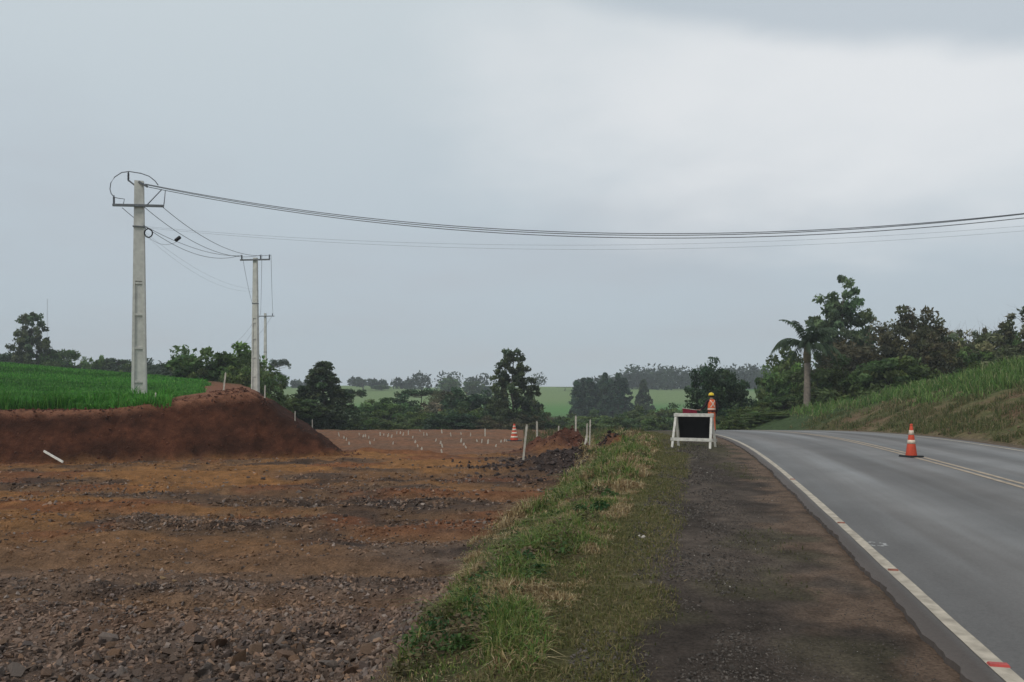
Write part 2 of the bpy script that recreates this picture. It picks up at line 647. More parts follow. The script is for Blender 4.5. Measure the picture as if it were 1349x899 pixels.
# verge, shoulder
gu = U + (fbm(GX * 0.9, GY * 0.9, 3, 33) - 0.5) * 0.7 - 0.10
olive = lerp(C3(0.085, 0.085, 0.032), C3(0.125, 0.105, 0.05), sst(0.35, 0.65, fbm(GX * 1.7, GY * 0.7, 3, 34)))
tall = lerp(C3(0.06, 0.065, 0.025), C3(0.12, 0.09, 0.05), sst(0.4, 0.65, fbm(GX * 1.2, GY * 1.2, 3, 35)))
shoulder = lerp(C3(0.062, 0.048, 0.039), C3(0.105, 0.081, 0.065), sst(0.38, 0.62, fbm(GX * 2.2, GY * 0.9, 4, 36)))
dusty = sst(-0.78, -0.42, U + (fbm(GX * 2.2, GY * 2.4, 5, 37) - 0.5) * 1.5)
shoulder = lerp(shoulder, C3(0.165, 0.112, 0.08), dusty * 0.85)
shoulder = lerp(shoulder, C3(0.09, 0.085, 0.04), 0.3 * sst(0.56, 0.68, fbm(GX * 1.1, GY * 0.8, 3, 38)) * (1 - dusty) + 0.5 * sst(15, 22, GY) * (1 - dusty))
vg = sst(-4.9, -4.4, gu - 1.05 * sst(10.5, 5.5, GY) - 0.9 * sst(23, 26.5, GY))
colr = lerp(colr, tall, vg * (1 - sst(-0.3, 0.2, BD)))
colr = lerp(colr, olive, sst(-2.95, -2.65, gu))
colr = lerp(colr, shoulder, sst(-2.2, -1.95, gu))
# right slope
ur = U - 7.65
slope = lerp(C3(0.10, 0.10, 0.042), C3(0.15, 0.115, 0.062), sst(0.38, 0.62, fbm(GX * 1.3, GY * 1.3, 4, 71)))
slope = lerp(slope, C3(0.16, 0.095, 0.06), 0.8 * sst(0.60, 0.70, fbm(GX * 0.5, GY * 0.5, 3, 72)))
slope = lerp(slope, C3(0.05, 0.10, 0.03), sst(4.0, 6.2, ur + (fbm(GX * 0.5, GY * 0.5, 4, 73) - 0.5) * 3.4 + np.clip(GY - 30, 0, 30) * 0.12))
slope = lerp(slope, C3(0.05, 0.075, 0.03), sst(38, 44, GY))
slope = lerp(C3(0.13, 0.10, 0.075), slope, np.maximum(sst(0.1, 0.5, ur), sst(38, 44, GY)))
colr = lerp(colr, slope, sst(-0.1, 0.05, ur))
# far land
mead = lerp(C3(0.085, 0.19, 0.05), C3(0.055, 0.16, 0.04), sst(0.4, 0.6, fbm(GX * 0.02, GY * 0.02, 3, 81)))
mead = lerp(C3(0.05, 0.075, 0.03), mead, sst(190, 240, GY))
mead = lerp(mead, C3(0.15, 0.21, 0.08), sst(0.5, 0.58, fbm(GX * 0.012 + 3.3, GY * 0.004, 2, 83)) * sst(240, 280, GY))
farf = sst(56, 70, GY) * np.ones_like(GX)
colr = lerp(colr, mead, farf)

PX = GX.ravel()
ny, nx = GX.shape
ii = (np.arange(ny - 1)[:, None] * nx + np.arange(nx - 1)[None, :]).ravel()
quads = np.stack([ii, ii + 1, ii + nx + 1, ii + nx], 1)


def cen(A):
    return ((A[:-1, :-1] + A[1:, :-1] + A[:-1, 1:] + A[1:, 1:]) / 4).ravel()


cu, cgu, cb, ccrop, cy, cx = cen(U), cen(gu), cen(BD), cen(cropm), cen(GY), cen(GX)
zone = np.zeros(len(quads), dtype=int)
zone[cb > 0.05] = 1
zone[(cb > 0.05) & (ccrop > 0.5)] = 2
zone[(cgu > -4.65) & (cb < 0.05)] = 3
zone[cgu > -2.05] = 4
zone[cu > 7.7] = 5
zone[cy > 63] = 6
ZN = ['dirt_field', 'soil_bank', 'crop_field', 'grass_verge', 'gravel_shoulder', 'roadside_slope', 'hillside']
V_ALL = np.stack([GX.ravel(), GY.ravel(), GZ.ravel()], 1)
C_ALL = colr.reshape(-1, 3)
TER = {}
for zi, zn in enumerate(ZN):
    q = quads[zone == zi]
    used, inv = np.unique(q.ravel(), return_inverse=True)
    me = mesh_np(zn, V_ALL[used], inv.reshape(-1, 4), M_TERRAIN, C_ALL[used], smooth=True)
    TER[zn] = tag(link(zn, me), kind='structure')
TL = {'dirt_field': 'torn up brown earth of the road widening works', 'soil_bank': 'cut bank of dark red soil below the crop',
      'crop_field': 'rising field under the bright green crop', 'grass_verge': 'verge between the earthworks and the shoulder',
      'gravel_shoulder': 'dark gravel shoulder beside the asphalt', 'roadside_slope': 'grassy cut slope across the road',
      'hillside': 'pasture hills rolling away behind the works'}
for k, v in TL.items():
    TER[k]['label'] = v

# ------------------------------------------------------------------ road


def asphalt_mat():
    m, t, p = principled('worn_asphalt')
    a = t.nodes.new('ShaderNodeAttribute')
    a.attribute_name = 'Col'          # r: across in 10 m, g: along in 100 m
    s = t.nodes.new('ShaderNodeSeparateColor')
    t.links.new(a.outputs['Color'], s.inputs[0])
    cmb = t.nodes.new('ShaderNodeCombineXYZ')
    t.links.new(s.outputs[0], cmb.inputs[0])
    t.links.new(s.outputs[1], cmb.inputs[1])
    mp = t.nodes.new('ShaderNodeMapping')
    mp.inputs['Scale'].default_value = (9.0, 5.0, 1)
    t.links.new(cmb.outputs[0], mp.inputs[0])
    st_ = noise_node(t, 1.0, 4, mp.outputs[0])
    mp2 = t.nodes.new('ShaderNodeMapping')
    mp2.inputs['Scale'].default_value = (5.0, 60.0, 1)
    t.links.new(cmb.outputs[0], mp2.inputs[0])
    pa = noise_node(t, 1.0, 5, mp2.outputs[0])
    tcn = t.nodes.new('ShaderNodeTexCoord')
    g = noise_node(t, 42, 6, tcn.outputs['Object'], 0.85)
    # darker oil track in the middle of each lane, paler polished wheel paths
    wv = t.nodes.new('ShaderNodeTexWave')
    wv.wave_type = 'BANDS'
    wv.bands_direction = 'X'
    wv.inputs['Scale'].default_value = 1.795
    wv.inputs['Phase Offset'].default_value = 5.75
    wv.inputs['Distortion'].default_value = 0.9
    wv.inputs['Detail'].default_value = 1
    t.links.new(cmb.outputs[0], wv.inputs['Vector'])
    f1 = mapr(t, st_, 0.3, 0.7, 0.72, 1.28)
    f2 = mapr(t, pa, 0.3, 0.7, 0.86, 1.14)
    f3 = mapr(t, g, 0.3, 0.7, 0.74, 1.26)
    f4 = mapr(t, wv.outputs['Fac'], 0, 1, 0.80, 1.12)
    fac = mul(t, mul(t, f1, f2), mul(t, f3, f4))
    mixc = t.nodes.new('ShaderNodeMix')
    mixc.data_type = 'RGBA'
    t.links.new(mapr(t, st_, 0.35, 0.65, 0, 1), mixc.inputs[0])
    mixc.inputs[6].default_value = (0.148, 0.135, 0.126, 1)
    mixc.inputs[7].default_value = (0.172, 0.17, 0.168, 1)
    dust = t.nodes.new('ShaderNodeMix')
    dust.data_type = 'RGBA'
    t.links.new(mapr(t, s.outputs[0], -0.012, -0.002, 0.8, 0.0), dust.inputs[0])
    t.links.new(mixc.outputs[2], dust.inputs[6])
    dust.inputs[7].default_value = (0.085, 0.062, 0.05, 1)
    t.links.new(scalec(t, dust.outputs[2], fac), p.inputs['Base Color'])
    p.inputs['Roughness'].default_value = 0.72
    p.inputs['Specular IOR Level'].default_value = 0.35
    b = t.nodes.new('ShaderNodeBump')
    b.inputs['Strength'].default_value = 0.35
    b.inputs['Distance'].default_value = 0.008
    t.links.new(g, b.inputs['Height'])
    t.links.new(b.outputs[0], p.inputs['Normal'])
    return m


def strip(name, u0, u1, y0, y1, dz, mat, ncol=2, step=0.25, ragged=0.0, skirt=False, colored=False):
    yy = np.arange(y0, y1 + 1e-6, step)
    uu = np.linspace(u0, u1, ncol)
    Ug, Yg = np.meshgrid(uu, yy)
    if ragged:
        rg = (fbm(yy * 0.9, yy * 0 + 3, 6, 44) - 0.5) * ragged * 1.2 + (vnoise(yy * 13, yy * 0, 45) - 0.5) * ragged * 0.5
        Ug[:, 0] += rg
        Ug[:, -1] += rg[::-1]
    Xg = XL(Yg) + Ug
    Zg = ZR(Yg) + dz + 0.02 * np.sin(np.clip(Ug / 6.95, 0, 1) * math.pi)
    if skirt:
        Xg = np.concatenate([Xg[:, :1] - 0.015, Xg, Xg[:, -1:] + 0.015], 1)
        Yg = np.concatenate([Yg[:, :1], Yg, Yg[:, -1:]], 1)
        Ug = np.concatenate([Ug[:, :1], Ug, Ug[:, -1:]], 1)
        Zg = np.concatenate([Zg[:, :1] - 0.12, Zg, Zg[:, -1:] - 0.12], 1)
    n, m = Xg.shape
    i0 = (np.arange(n - 1)[:, None] * m + np.arange(m - 1)[None, :]).ravel()
    cols = None
    if colored:
        cols = np.stack([Ug.ravel() / 10, Yg.ravel() / 100, Ug.ravel() * 0], 1)
    me = mesh_np(name, np.stack([Xg.ravel(), Yg.ravel(), Zg.ravel()], 1), np.stack([i0, i0 + 1, i0 + m + 1, i0 + m], 1), mat, cols, smooth=not skirt)
    return link(name, me)


road = tag(strip('road', -0.21, 7.3, -40, 75, 0.035, asphalt_mat(), 14, 0.08, 0.07, True, True), 'two lane grey asphalt road curving left over a crest', kind='structure')
tag(strip('edge_line', -0.05, 0.047, -40, 75, 0.040, M_LINE, 2, 0.25, 0.012), 'worn white edge line beside the gravel shoulder', kind='structure')
tag(strip('edge_line', 6.86, 6.97, -40, 75, 0.040, M_LINE, 2, 0.25, 0.02), 'worn white edge line below the grassy slope', kind='structure')
tag(strip('center_line', 3.36, 3.46, -40, 75, 0.040, M_LINEY, 2, 0.25, 0.01), 'faded yellow centre line on the near lane side', kind='structure')
tag(strip('center_line', 3.57, 3.67, -40, 75, 0.040, M_LINEY, 2, 0.25, 0.01), 'faded yellow centre line on the far lane side', kind='structure')


def road_z(x, y):
    uu = float(x - XL(y))
    return float(ZR(y)) + 0.035 + 0.02 * math.sin(min(max(uu / 6.95, 0), 1) * math.pi)


# red marks across the edge line
for D, dy in ((4.09, 0.05), (6.3, 0.028), (8.62, 0.028), (13.05, 0.03)):
    x = float(XL(D))
    z = road_z(x, D)
    mb = MB()
    mb.box((0, 0, 0.006), (0.10 if D < 5 else 0.08, dy * (1.1 if D < 5 else 1.0), 0.012), top=(0.9, 0.7))
    o = mb.build('road_stud', M_RED if D < 5 else plain('dusty_red_marker', (0.26, 0.10, 0.07), 0.7, 0.3, 30))
    o.location = (x, D, z + 0.0055)
    o.rotation_euler = (0, 0, -0.24)
    tag(o, 'small red marker fixed across the white edge line', 'road stud', 'red markers along the edge line')

# white survey ring painted on the asphalt
mb = MB()
D0 = 7.42
cx0, cy0 = gx(1153, D0), D0
n = 28
vv, ff = [], []
for k in range(n):
    a = 2 * math.pi * k / n
    j = 0.012 * math.sin(k * 2.1)
    for r in (0.066 + j, 0.098 + j * 1.5):
        X_, Y_ = cx0 + r * math.cos(a) * 1.1, cy0 + r * math.sin(a) * 1.15
        vv.append((X_, Y_, road_z(X_, Y_) + 0.004))
for k in range(n):
    k2 = (k + 1) % n
    if k in (3, 4, 11, 19):
        continue
    ff.append((2 * k, 2 * k + 1, 2 * k2 + 1, 2 * k2))
mb.add(vv, ff)
tag(mb.build('survey_mark', plain('thin_chalk_paint', (0.34, 0.33, 0.32), 0.85, 0.35, 25)), 'faint white ring painted on the asphalt by the edge line', kind='structure')

# ------------------------------------------------------------------ stones
def rock_protos(n, seed, pts=11):
    rs = random.Random(seed)
    out = []
    for i in range(n):
        bm = bmesh.new()
        sx, sy, sz = 0.5, rs.uniform(0.32, 0.5), rs.uniform(0.2, 0.36)
        for k in range(pts):
            v = Vector((rs.gauss(0, 1), rs.gauss(0, 1), rs.gauss(0, 1))).normalized()
            v *= rs.uniform(0.7, 1.1)
            bm.verts.new((v.x * sx, v.y * sy, v.z * sz))
        r = bmesh.ops.convex_hull(bm, input=bm.verts)
        bmesh.ops.delete(bm, geom=[g for g in r['geom_interior'] if isinstance(g, bmesh.types.BMVert)], context='VERTS')
        bmesh.ops.triangulate(bm, faces=bm.faces)
        bm.verts.ensure_lookup_table()
        bm.verts.index_update()
        out.append((np.array([v.co[:] for v in bm.verts]), np.array([[v.index for v in f.verts] for f in bm.faces])))
        bm.free()
    return out


RP = rock_protos(12, 3)
RP_MID = rock_protos(12, 5, 9)
RP_SMALL = rock_protos(8, 9, 7)
ROCKC = np.array([(0.095, 0.066, 0.050), (0.125, 0.086, 0.064), (0.078, 0.056, 0.046), (0.16, 0.102, 0.068), (0.15, 0.09, 0.056), (0.125, 0.098, 0.082), (0.16, 0.098, 0.066), (0.14, 0.108, 0.09), (0.105, 0.08, 0.07)])


def rand_rot(n, rng, tilt=0.6):
    az = rng.uniform(0, 2 * np.pi, n)
    ax = rng.normal(0, tilt, n)
    ay = rng.normal(0, tilt, n)
    ca, sa, cb_, sb, cc, sc_ = np.cos(az), np.sin(az), np.cos(ax), np.sin(ax), np.cos(ay), np.sin(ay)
    Rz = np.zeros((n, 3, 3))
    Rz[:, 0, 0] = ca
    Rz[:, 0, 1] = -sa
    Rz[:, 1, 0] = sa
    Rz[:, 1, 1] = ca
    Rz[:, 2, 2] = 1
    Rx = np.zeros((n, 3, 3))
    Rx[:, 0, 0] = 1
    Rx[:, 1, 1] = cb_
    Rx[:, 1, 2] = -sb
    Rx[:, 2, 1] = sb
    Rx[:, 2, 2] = cb_
    Ry = np.zeros((n, 3, 3))
    Ry[:, 1, 1] = 1
    Ry[:, 0, 0] = cc
    Ry[:, 0, 2] = sc_
    Ry[:, 2, 0] = -sc_
    Ry[:, 2, 2] = cc
    return Rz @ Rx @ Ry


def rock_mass(name, x, y, s, cols, parent=None, sink=0.06, protos=None):
    protos = protos or RP
    z = height(x, y)
    rot = rand_rot(len(x), RNG)
    pid = RNG.integers(0, len(protos), len(x))
    VV, FF, CC, off = [], [], [], 0
    for p, (pv, pf) in enumerate(protos):
        k = np.where(pid == p)[0]
        if not len(k):
            continue
        P = np.einsum('nij,vj->nvi', rot[k], pv) * s[k, None, None]
        P += np.stack([x[k], y[k], z[k] + s[k] * sink], 1)[:, None, :]
        nv = len(pv)
        FF.append((pf[None] + (np.arange(len(k)) * nv)[:, None, None] + off).reshape(-1, 3))
        VV.append(P.reshape(-1, 3))
        CC.append(np.repeat(cols[k], nv, 0))
        off += len(k) * nv
    me = mesh_np(name, np.concatenate(VV), np.concatenate(FF), M_ROCKS, np.concatenate(CC))
    return link(name, me, parent)


def rock_cols(n, x, y):
    c = ROCKC[RNG.integers(0, len(ROCKC), n)] * RNG.uniform(0.6, 2.0, (n, 1))
    i = np.clip(np.searchsorted(ys, y), 0, ny - 1)
    j = np.clip(np.searchsorted(xs, x), 0, nx - 1)
    g = colr[i, j] * RNG.uniform(0.75, 1.3, (n, 1))
    return np.where(RNG.uniform(0, 1, n)[:, None] < 0.55, g * 1.1, c)


# candidate spots on the earth field, thinned by where rubble lies
def field_spots(n, y0, y1, px0, px1, thresh, power=1.0):
    D = y0 * (y1 / y0) ** (RNG.uniform(0, 1, n) ** power)
    px = RNG.uniform(px0, px1, n)
    x = (px - CX) / F * D
    u_ = x - XL(D)
    m = (u_ < -4.55 + 0.85 * sst(10.5, 5.5, D)) & (bank_d(x, D) < -0.1)
    s1 = fbm(x * 0.28 + D * 0.12, D * 0.50, 6, 90)
    dens = 1 - 0.75 * sst(0.46, 0.60, s1) * (0.3 + 0.7 * sst(6, 9, D))
    dens = np.clip(dens * (0.45 + 0.55 * sst(24, 12, D)) + 0.5 * np.exp(-(((x - 1.7) / 1.7) ** 2 + ((D - 21.5) / 2.3) ** 2)), 0, 1)
    clump = fbm(x * 0.8, D * 1.2, 3, 120)
    m &= RNG.uniform(0, 1, n) < dens * (0.12 + 0.4 * sst(10, 6.5, D) + 0.88 * sst(0.36, 0.58, clump))
    return x[m], D[m]


# the 300 largest: single stones
sxs, sys_ = field_spots(2600, 5.2, 9.5, -40, 640, 0.5)
k = np.argsort(sys_ + RNG.uniform(0, 2.5, len(sys_)))[:300]
sxs, sys_ = sxs[k], sys_[k]
stone_me = []
for i, (pv, pf) in enumerate(RP):
    c = np.tile(np.clip(ROCKC[i % len(ROCKC)] * random.uniform(0.75, 1.2), 0, 1), (len(pv), 1))
    stone_me.append(mesh_np('stone', pv, pf, M_ROCKS, c))
sz_ = height(sxs, sys_)
for i in range(len(sxs)):
    o = link('stone', stone_me[i % 12], TER['dirt_field'])
    big = 0.07 + 0.12 * random.random() ** 2.0
    if sxs[i] < gx(330, sys_[i]):
        big *= 1.25
    o.location = (sxs[i], sys_[i], sz_[i] + big * 0.08)
    o.scale = (big, big, big)
    o.rotation_euler = (random.gauss(0, 0.4), random.gauss(0, 0.4), random.uniform(0, 6.28))
# a few pale round stones
for px, py, s in ((215, 763, 0.10), (230, 765, 0.07), (183, 773, 0.13), (137, 755, 0.05)):
    D = (EYE + 0.62) * F / (py - HY)
    x = gx(px, D)
    c = np.tile(np.array((0.30, 0.20, 0.11)), (len(RP[2][0]), 1))
    o = link('stone', mesh_np('stone', RP[2][0], RP[2][1], M_ROCKS, c), TER['dirt_field'])
    o.location = (x, D, H(x, D) + s * 0.2)
    o.scale = (s, s, s)
    o['label'] = 'pale tan stone among the dark rubble'
x1, y1 = field_spots(60000, 4.2, 13, -330, 720, 0.5, 1.0)
s1 = 0.024 + 0.075 * RNG.uniform(0, 1, len(x1)) ** 2.6
x2, y2 = field_spots(48000, 12, 27, -220, 860, 0.5, 1.0)
s2 = 0.035 + 0.11 * RNG.uniform(0, 1, len(x2)) ** 3
hx = RNG.normal(1.5, 1.2, 2000)
hy = RNG.normal(21.7, 1.4, 2000)
m = (hx - XL(hy)) < -4.1
hx, hy = hx[m], hy[m]
hs = 0.05 + 0.20 * RNG.uniform(0, 1, len(hx)) ** 3
x_ = np.concatenate([x1, x2])
o = rock_mass('rubble', x_, np.concatenate([y1, y2]), np.concatenate([s1, s2]), rock_cols(len(x_), x_, np.concatenate([y1, y2])), None, protos=RP_MID)
tag(o, 'dark broken rock rubble strewn over the earth', 'rubble', kind='stuff')
o = rock_mass('soil_clods', hx, hy, hs, np.tile(np.array((0.05, 0.036, 0.032)), (len(hx), 1)) * RNG.uniform(0.7, 1.5, (len(hx), 1)))
tag(o, 'black lumpy clods heaped beside the verge', 'soil clods', kind='stuff')
# red heaps clods
hx = RNG.normal(2.0, 1.5, 1200)
hy = RNG.normal(28.5, 0.9, 1200)
m = ((hx - XL(hy)) < -3.5)
hx, hy = hx[m], hy[m]
o = rock_mass('red_clods', hx, hy, 0.04 + 0.13 * RNG.uniform(0, 1, len(hx)) ** 3, np.tile(np.array((0.11, 0.052, 0.038)), (len(hx), 1)) * RNG.uniform(0.6, 1.5, (len(hx), 1)))
tag(o, 'red earth lumps on the spoil heaps behind the works', 'soil clods', kind='stuff')
hx = RNG.normal(3.55, 0.32, 260)
hy = RNG.normal(27.7, 0.3, 260)
o = rock_mass('black_clods', hx, hy, 0.06 + 0.16 * RNG.uniform(0, 1, 260) ** 2, np.tile(np.array((0.028, 0.02, 0.018)), (260, 1)) * RNG.uniform(0.6, 1.5, (260, 1)))
tag(o, 'black topsoil lumps at the road end of the spoil heaps', 'soil clods', kind='stuff')
# clods on the bank toe and face
bx = RNG.uniform(-26, -5, 12000)
by = RNG.uniform(20, 32, 12000)
bdv = bank_d(bx, by)
m = (np.abs(bdv) < 0.35) | ((bdv > 0) & (bdv < 2.6) & (RNG.uniform(0, 1, 12000) < 0.35))
bx, by = bx[m], by[m]
o = rock_mass('bank_clods', bx, by, 0.03 + 0.10 * RNG.uniform(0, 1, len(bx)) ** 3, np.tile(np.array((0.095, 0.038, 0.023)), (len(bx), 1)) * RNG.uniform(0.6, 1.5, (len(bx), 1)))
tag(o, 'fallen red soil crumbs along the foot of the bank', 'soil clods', kind='stuff')
# crumbs along the lip of the bank
lx = RNG.uniform(-26, -6, 30000)
ly = RNG.uniform(22, 34, 30000)
lz = height(lx, ly)
gap = bank_top(lx, ly) - lz
m = (bank_d(lx, ly) > 0.3) & (gap > -0.08) & (gap < 0.35) & (bank_d(lx, ly) < 2.9)
lx, ly = lx[m][:2600], ly[m][:2600]
o = rock_mass('lip_clods', lx, ly, 0.04 + 0.14 * RNG.uniform(0, 1, len(lx)) ** 3, np.tile(np.array((0.10, 0.042, 0.026)), (len(lx), 1)) * RNG.uniform(0.5, 1.6, (len(lx), 1)), protos=RP_MID)
tag(o, 'ragged soil crumbs along the top edge of the bank', 'soil clods', kind='stuff')
# lumps on the cut slope
cy_ = 15 * (48 / 15) ** RNG.uniform(0, 1, 9000)
cx_ = gx(RNG.uniform(1080, 1480, 9000), cy_)
cu_ = cx_ - XL(cy_) - 7.65
m = (cu_ > 0.25) & (RNG.uniform(0, 1, 9000) < 0.15 + 0.85 * sst(0.5, 0.68, fbm(cx_ * 0.7, cy_ * 0.7, 3, 72))) & (cu_ < 7)
cx_, cy_ = cx_[m], cy_[m]
o = rock_mass('slope_clods', cx_, cy_, 0.04 + 0.16 * RNG.uniform(0, 1, len(cx_)) ** 3, np.tile(np.array((0.14, 0.10, 0.06)), (len(cx_), 1)) * RNG.uniform(0.5, 1.5, (len(cx_), 1)))
tag(o, 'earth lumps crumbling on the cut slope across the road', 'soil clods', kind='stuff')
# shoulder gravel
nn = 48000
gy_ = 3.6 * (26 / 3.6) ** RNG.uniform(0, 1, nn)
gu_ = RNG.uniform(-2.35, -0.35, nn)
m = RNG.uniform(0, 1, nn) < sst(0.32, 0.6, fbm((gu_) * 2.2, gy_ * 1.2, 3, 140)) * (0.35 + 0.65 * sst(-0.75, -1.2, gu_))
gy_, gu_ = gy_[m], gu_[m]
gs = (0.009 + 0.034 * RNG.uniform(0, 1, len(gy_)) ** 4 * sst(-0.9, -1.6, gu_)+ 0.012 * RNG.uniform(0, 1, len(gy_)) ** 2) * (0.7 + gy_ / 16)
gc = np.array((0.085, 0.072, 0.062)) * RNG.uniform(0.5, 1.6, (len(gy_), 1))
wht = RNG.uniform(0, 1, len(gy_)) < 0.007
gc[wht] = (0.42, 0.38, 0.33)
o = rock_mass('gravel', XL(gy_) + gu_, gy_, gs, gc, protos=RP_SMALL)
tag(o, 'loose dark gravel with pale chips on the shoulder', 'gravel', kind='stuff')

# ------------------------------------------------------------------ grasses


def blades(name, x, y, hgt, wid, cols, lean=0.5, label='', cat='grass', zoff=-0.02, z=None):
    n = len(x)
    z = (height(x, y) if z is None else z) + zoff
    az = RNG.uniform(0, 2 * np.pi, n)
    la = RNG.uniform(0, 2 * np.pi, n)
    ll = np.abs(RNG.normal(0, lean, n))
    sx_, sy_ = np.cos(az) * wid / 2, np.sin(az) * wid / 2
    lx, ly = np.cos(la) * ll * hgt, np.sin(la) * ll * hgt
    P = np.zeros((n, 5, 3))
    b = np.stack([x, y, z], 1)
    side = np.stack([sx_, sy_, np.zeros(n)], 1)
    mid = b + np.stack([lx * 0.3, ly * 0.3, hgt * 0.6], 1)
    tip = b + np.stack([lx, ly, hgt * np.clip(1 - 0.35 * ll, 0.4, 1)], 1)
    P[:, 0] = b - side
    P[:, 1] = b + side
    P[:, 2] = mid + side * 0.75
    P[:, 3] = mid - side * 0.75
    P[:, 4] = tip
    base = (np.arange(n) * 5)[:, None]
    F1 = base + np.array([0, 1, 2])
    F2 = base + np.array([0, 2, 3])
    F3 = base + np.array([3, 2, 4])
    faces = np.concatenate([F1, F2, F3])
    me = mesh_np(name, P.reshape(-1, 3), faces, M_GRASS, np.repeat(cols, 5, 0))
    o = link(name, me)
    tag(o, label, cat, kind='stuff')
    return o


def pick(cols, n, w_):
    c = np.array(cols)
    return c[RNG.choice(len(c), n, p=np.array(w_) / sum(w_))] * RNG.uniform(0.7, 1.3, (n, 1))


GREEN = [(0.075, 0.12, 0.026), (0.13, 0.165, 0.042), (0.185, 0.195, 0.062), (0.05, 0.09, 0.022), (0.085, 0.17, 0.032)]
DRY = [(0.36, 0.28, 0.15), (0.27, 0.19, 0.095), (0.42, 0.34, 0.21), (0.19, 0.12, 0.06)]


def verge(n, d0, d1, name, lab, h0, h1, wid):
    D = d0 * (d1 / d0) ** RNG.uniform(0, 1, n)
    u_ = RNG.uniform(-5.0, -2.5, n)
    x = XL(D) + u_
    gu2 = u_ + (fbm(x * 0.9, D * 0.9, 3, 33) - 0.5) * 0.7 - 0.10
    tuft = fbm(x * 2.6, D * 2.6, 3, 150)
    m = (gu2 > -4.85 + 1.05 * sst(10.5, 5.5, D) + 0.95 * sst(23, 26.5, D) * sst(33, 31, D) + 0.5 * (tuft - 0.5)) & (gu2 < -2.62) & (RNG.uniform(0, 1, n) < 0.22 + sst(0.38, 0.52, tuft))
    x, D, gu2, tuft = x[m], D[m], gu2[m], tuft[m]
    n = len(x)
    dry = sst(0.42, 0.58, fbm(x * 2.4, D * 2.0, 4, 160)) * 0.75 + 0.26 + 0.25 * sst(-3.1, -2.8, gu2) + 0.35 * sst(-4.3, -4.7, gu2)
    isdry = RNG.uniform(0, 1, n) < dry
    cols = 1.18 * np.where(isdry[:, None], pick(DRY, n, [3, 3, 1.5, 2]), pick(GREEN, n, [3, 3, 3, 2, 1.5]))
    hg = RNG.uniform(h0, h1, n) * (0.45 + 0.95 * sst(0.35, 0.65, tuft)) * np.where(isdry, 0.75, 1.0)
    # falling away at the road side of the strip
    hg *= 0.5 + 0.5 * sst(-2.7, -3.2, gu2)
    blades(name, x, D, hg, wid * (0.7 + D / 16) * RNG.uniform(0.5, 1.6, n), cols, 1.0, lab)


verge(150000, 3.4, 13, 'verge_grass', 'tussocky green and straw coloured grass on the verge', 0.05, 0.18, 0.008)
verge(80000, 12, 42, 'verge_grass', 'far stretch of tussocky verge grass beside the sign trestle', 0.14, 0.32, 0.013)
n = 90000
D = 3.4 * (36 / 3.4) ** RNG.uniform(0, 1, n)
u_ = RNG.uniform(-3.1, -1.75, n)
x = XL(D) + u_
gu2 = u_ + (fbm(x * 0.9, D * 0.9, 3, 33) - 0.5) * 0.7 - 0.10
m = (gu2 > -3.0) & (RNG.uniform(0, 1, n) < 0.9 * sst(-1.75, -2.2, gu2)) & (fbm(x * 3, D * 3, 3, 170) > 0.30)
x, D = x[m], D[m]
n = len(x)
cols = pick([(0.10, 0.11, 0.033), (0.14, 0.13, 0.046), (0.19, 0.16, 0.07), (0.27, 0.21, 0.11)], n, [3, 3, 2, 1])
blades('mown_grass', x, D, RNG.uniform(0.02, 0.075, n), 0.006 * (0.8 + D / 10), cols, 1.0, 'thin olive grass flattened beside the gravel shoulder')
# broad leaved weeds in the verge
wc, wcol = [], []
nw = 0
while nw < 170:
    D = 4.4 * (24 / 4.4) ** RNG.uniform()
    u1 = RNG.uniform(-4.4 + (0.9 if D < 9 else 0.3), -2.9)
    xw_ = float(XL(D)) + u1
    r = RNG.uniform(0.07, 0.19)
    k = 70
    v = RNG.normal(0, 1, (k, 3))
    v /= np.linalg.norm(v, axis=1)[:, None]
    v[:, 2] = np.abs(v[:, 2]) * 0.8
    v *= (RNG.uniform(0, 1, k) ** 0.5)[:, None] * r
    zb = H(xw_, D)
    wc.append(np.array((xw_, D, zb + 0.03)) + v)
    base = np.array([(0.035, 0.085, 0.028), (0.055, 0.10, 0.028), (0.10, 0.09, 0.04), (0.15, 0.11, 0.065)])[RNG.integers(0, 4)]
    wcol.append(base * RNG.uniform(0.65, 1.4, (k, 1)))
    nw += 1
wc = np.concatenate(wc)
wcol = np.concatenate(wcol)


def weeds_mesh(cent, cols_):
    n_ = len(cent)
    a = RNG.normal(0, 1, (n_, 3))
    a[:, 2] = np.abs(a[:, 2]) * 0.6
    a /= np.linalg.norm(a, axis=1)[:, None]
    b = RNG.normal(0, 1, (n_, 3))
    b -= (b * a).sum(1)[:, None] * a
    b /= np.linalg.norm(b, axis=1)[:, None]
    sz = (RNG.uniform(0.010, 0.026, n_) * (0.6 + cent[:, 1] / 10))[:, None]
    P = np.stack([cent - a * sz, cent + b * sz * 0.45, cent + a * sz, cent - b * sz * 0.45], 1)
    me = mesh_np('verge_weeds', P.reshape(-1, 3), (np.arange(n_) * 4)[:, None] + np.arange(4), M_GRASS, np.repeat(cols_, 4, 0))
    return link('verge_weeds', me)


tag(weeds_mesh(wc, wcol), 'clumps of broad leaved weeds among the verge grass', 'weeds', kind='stuff')
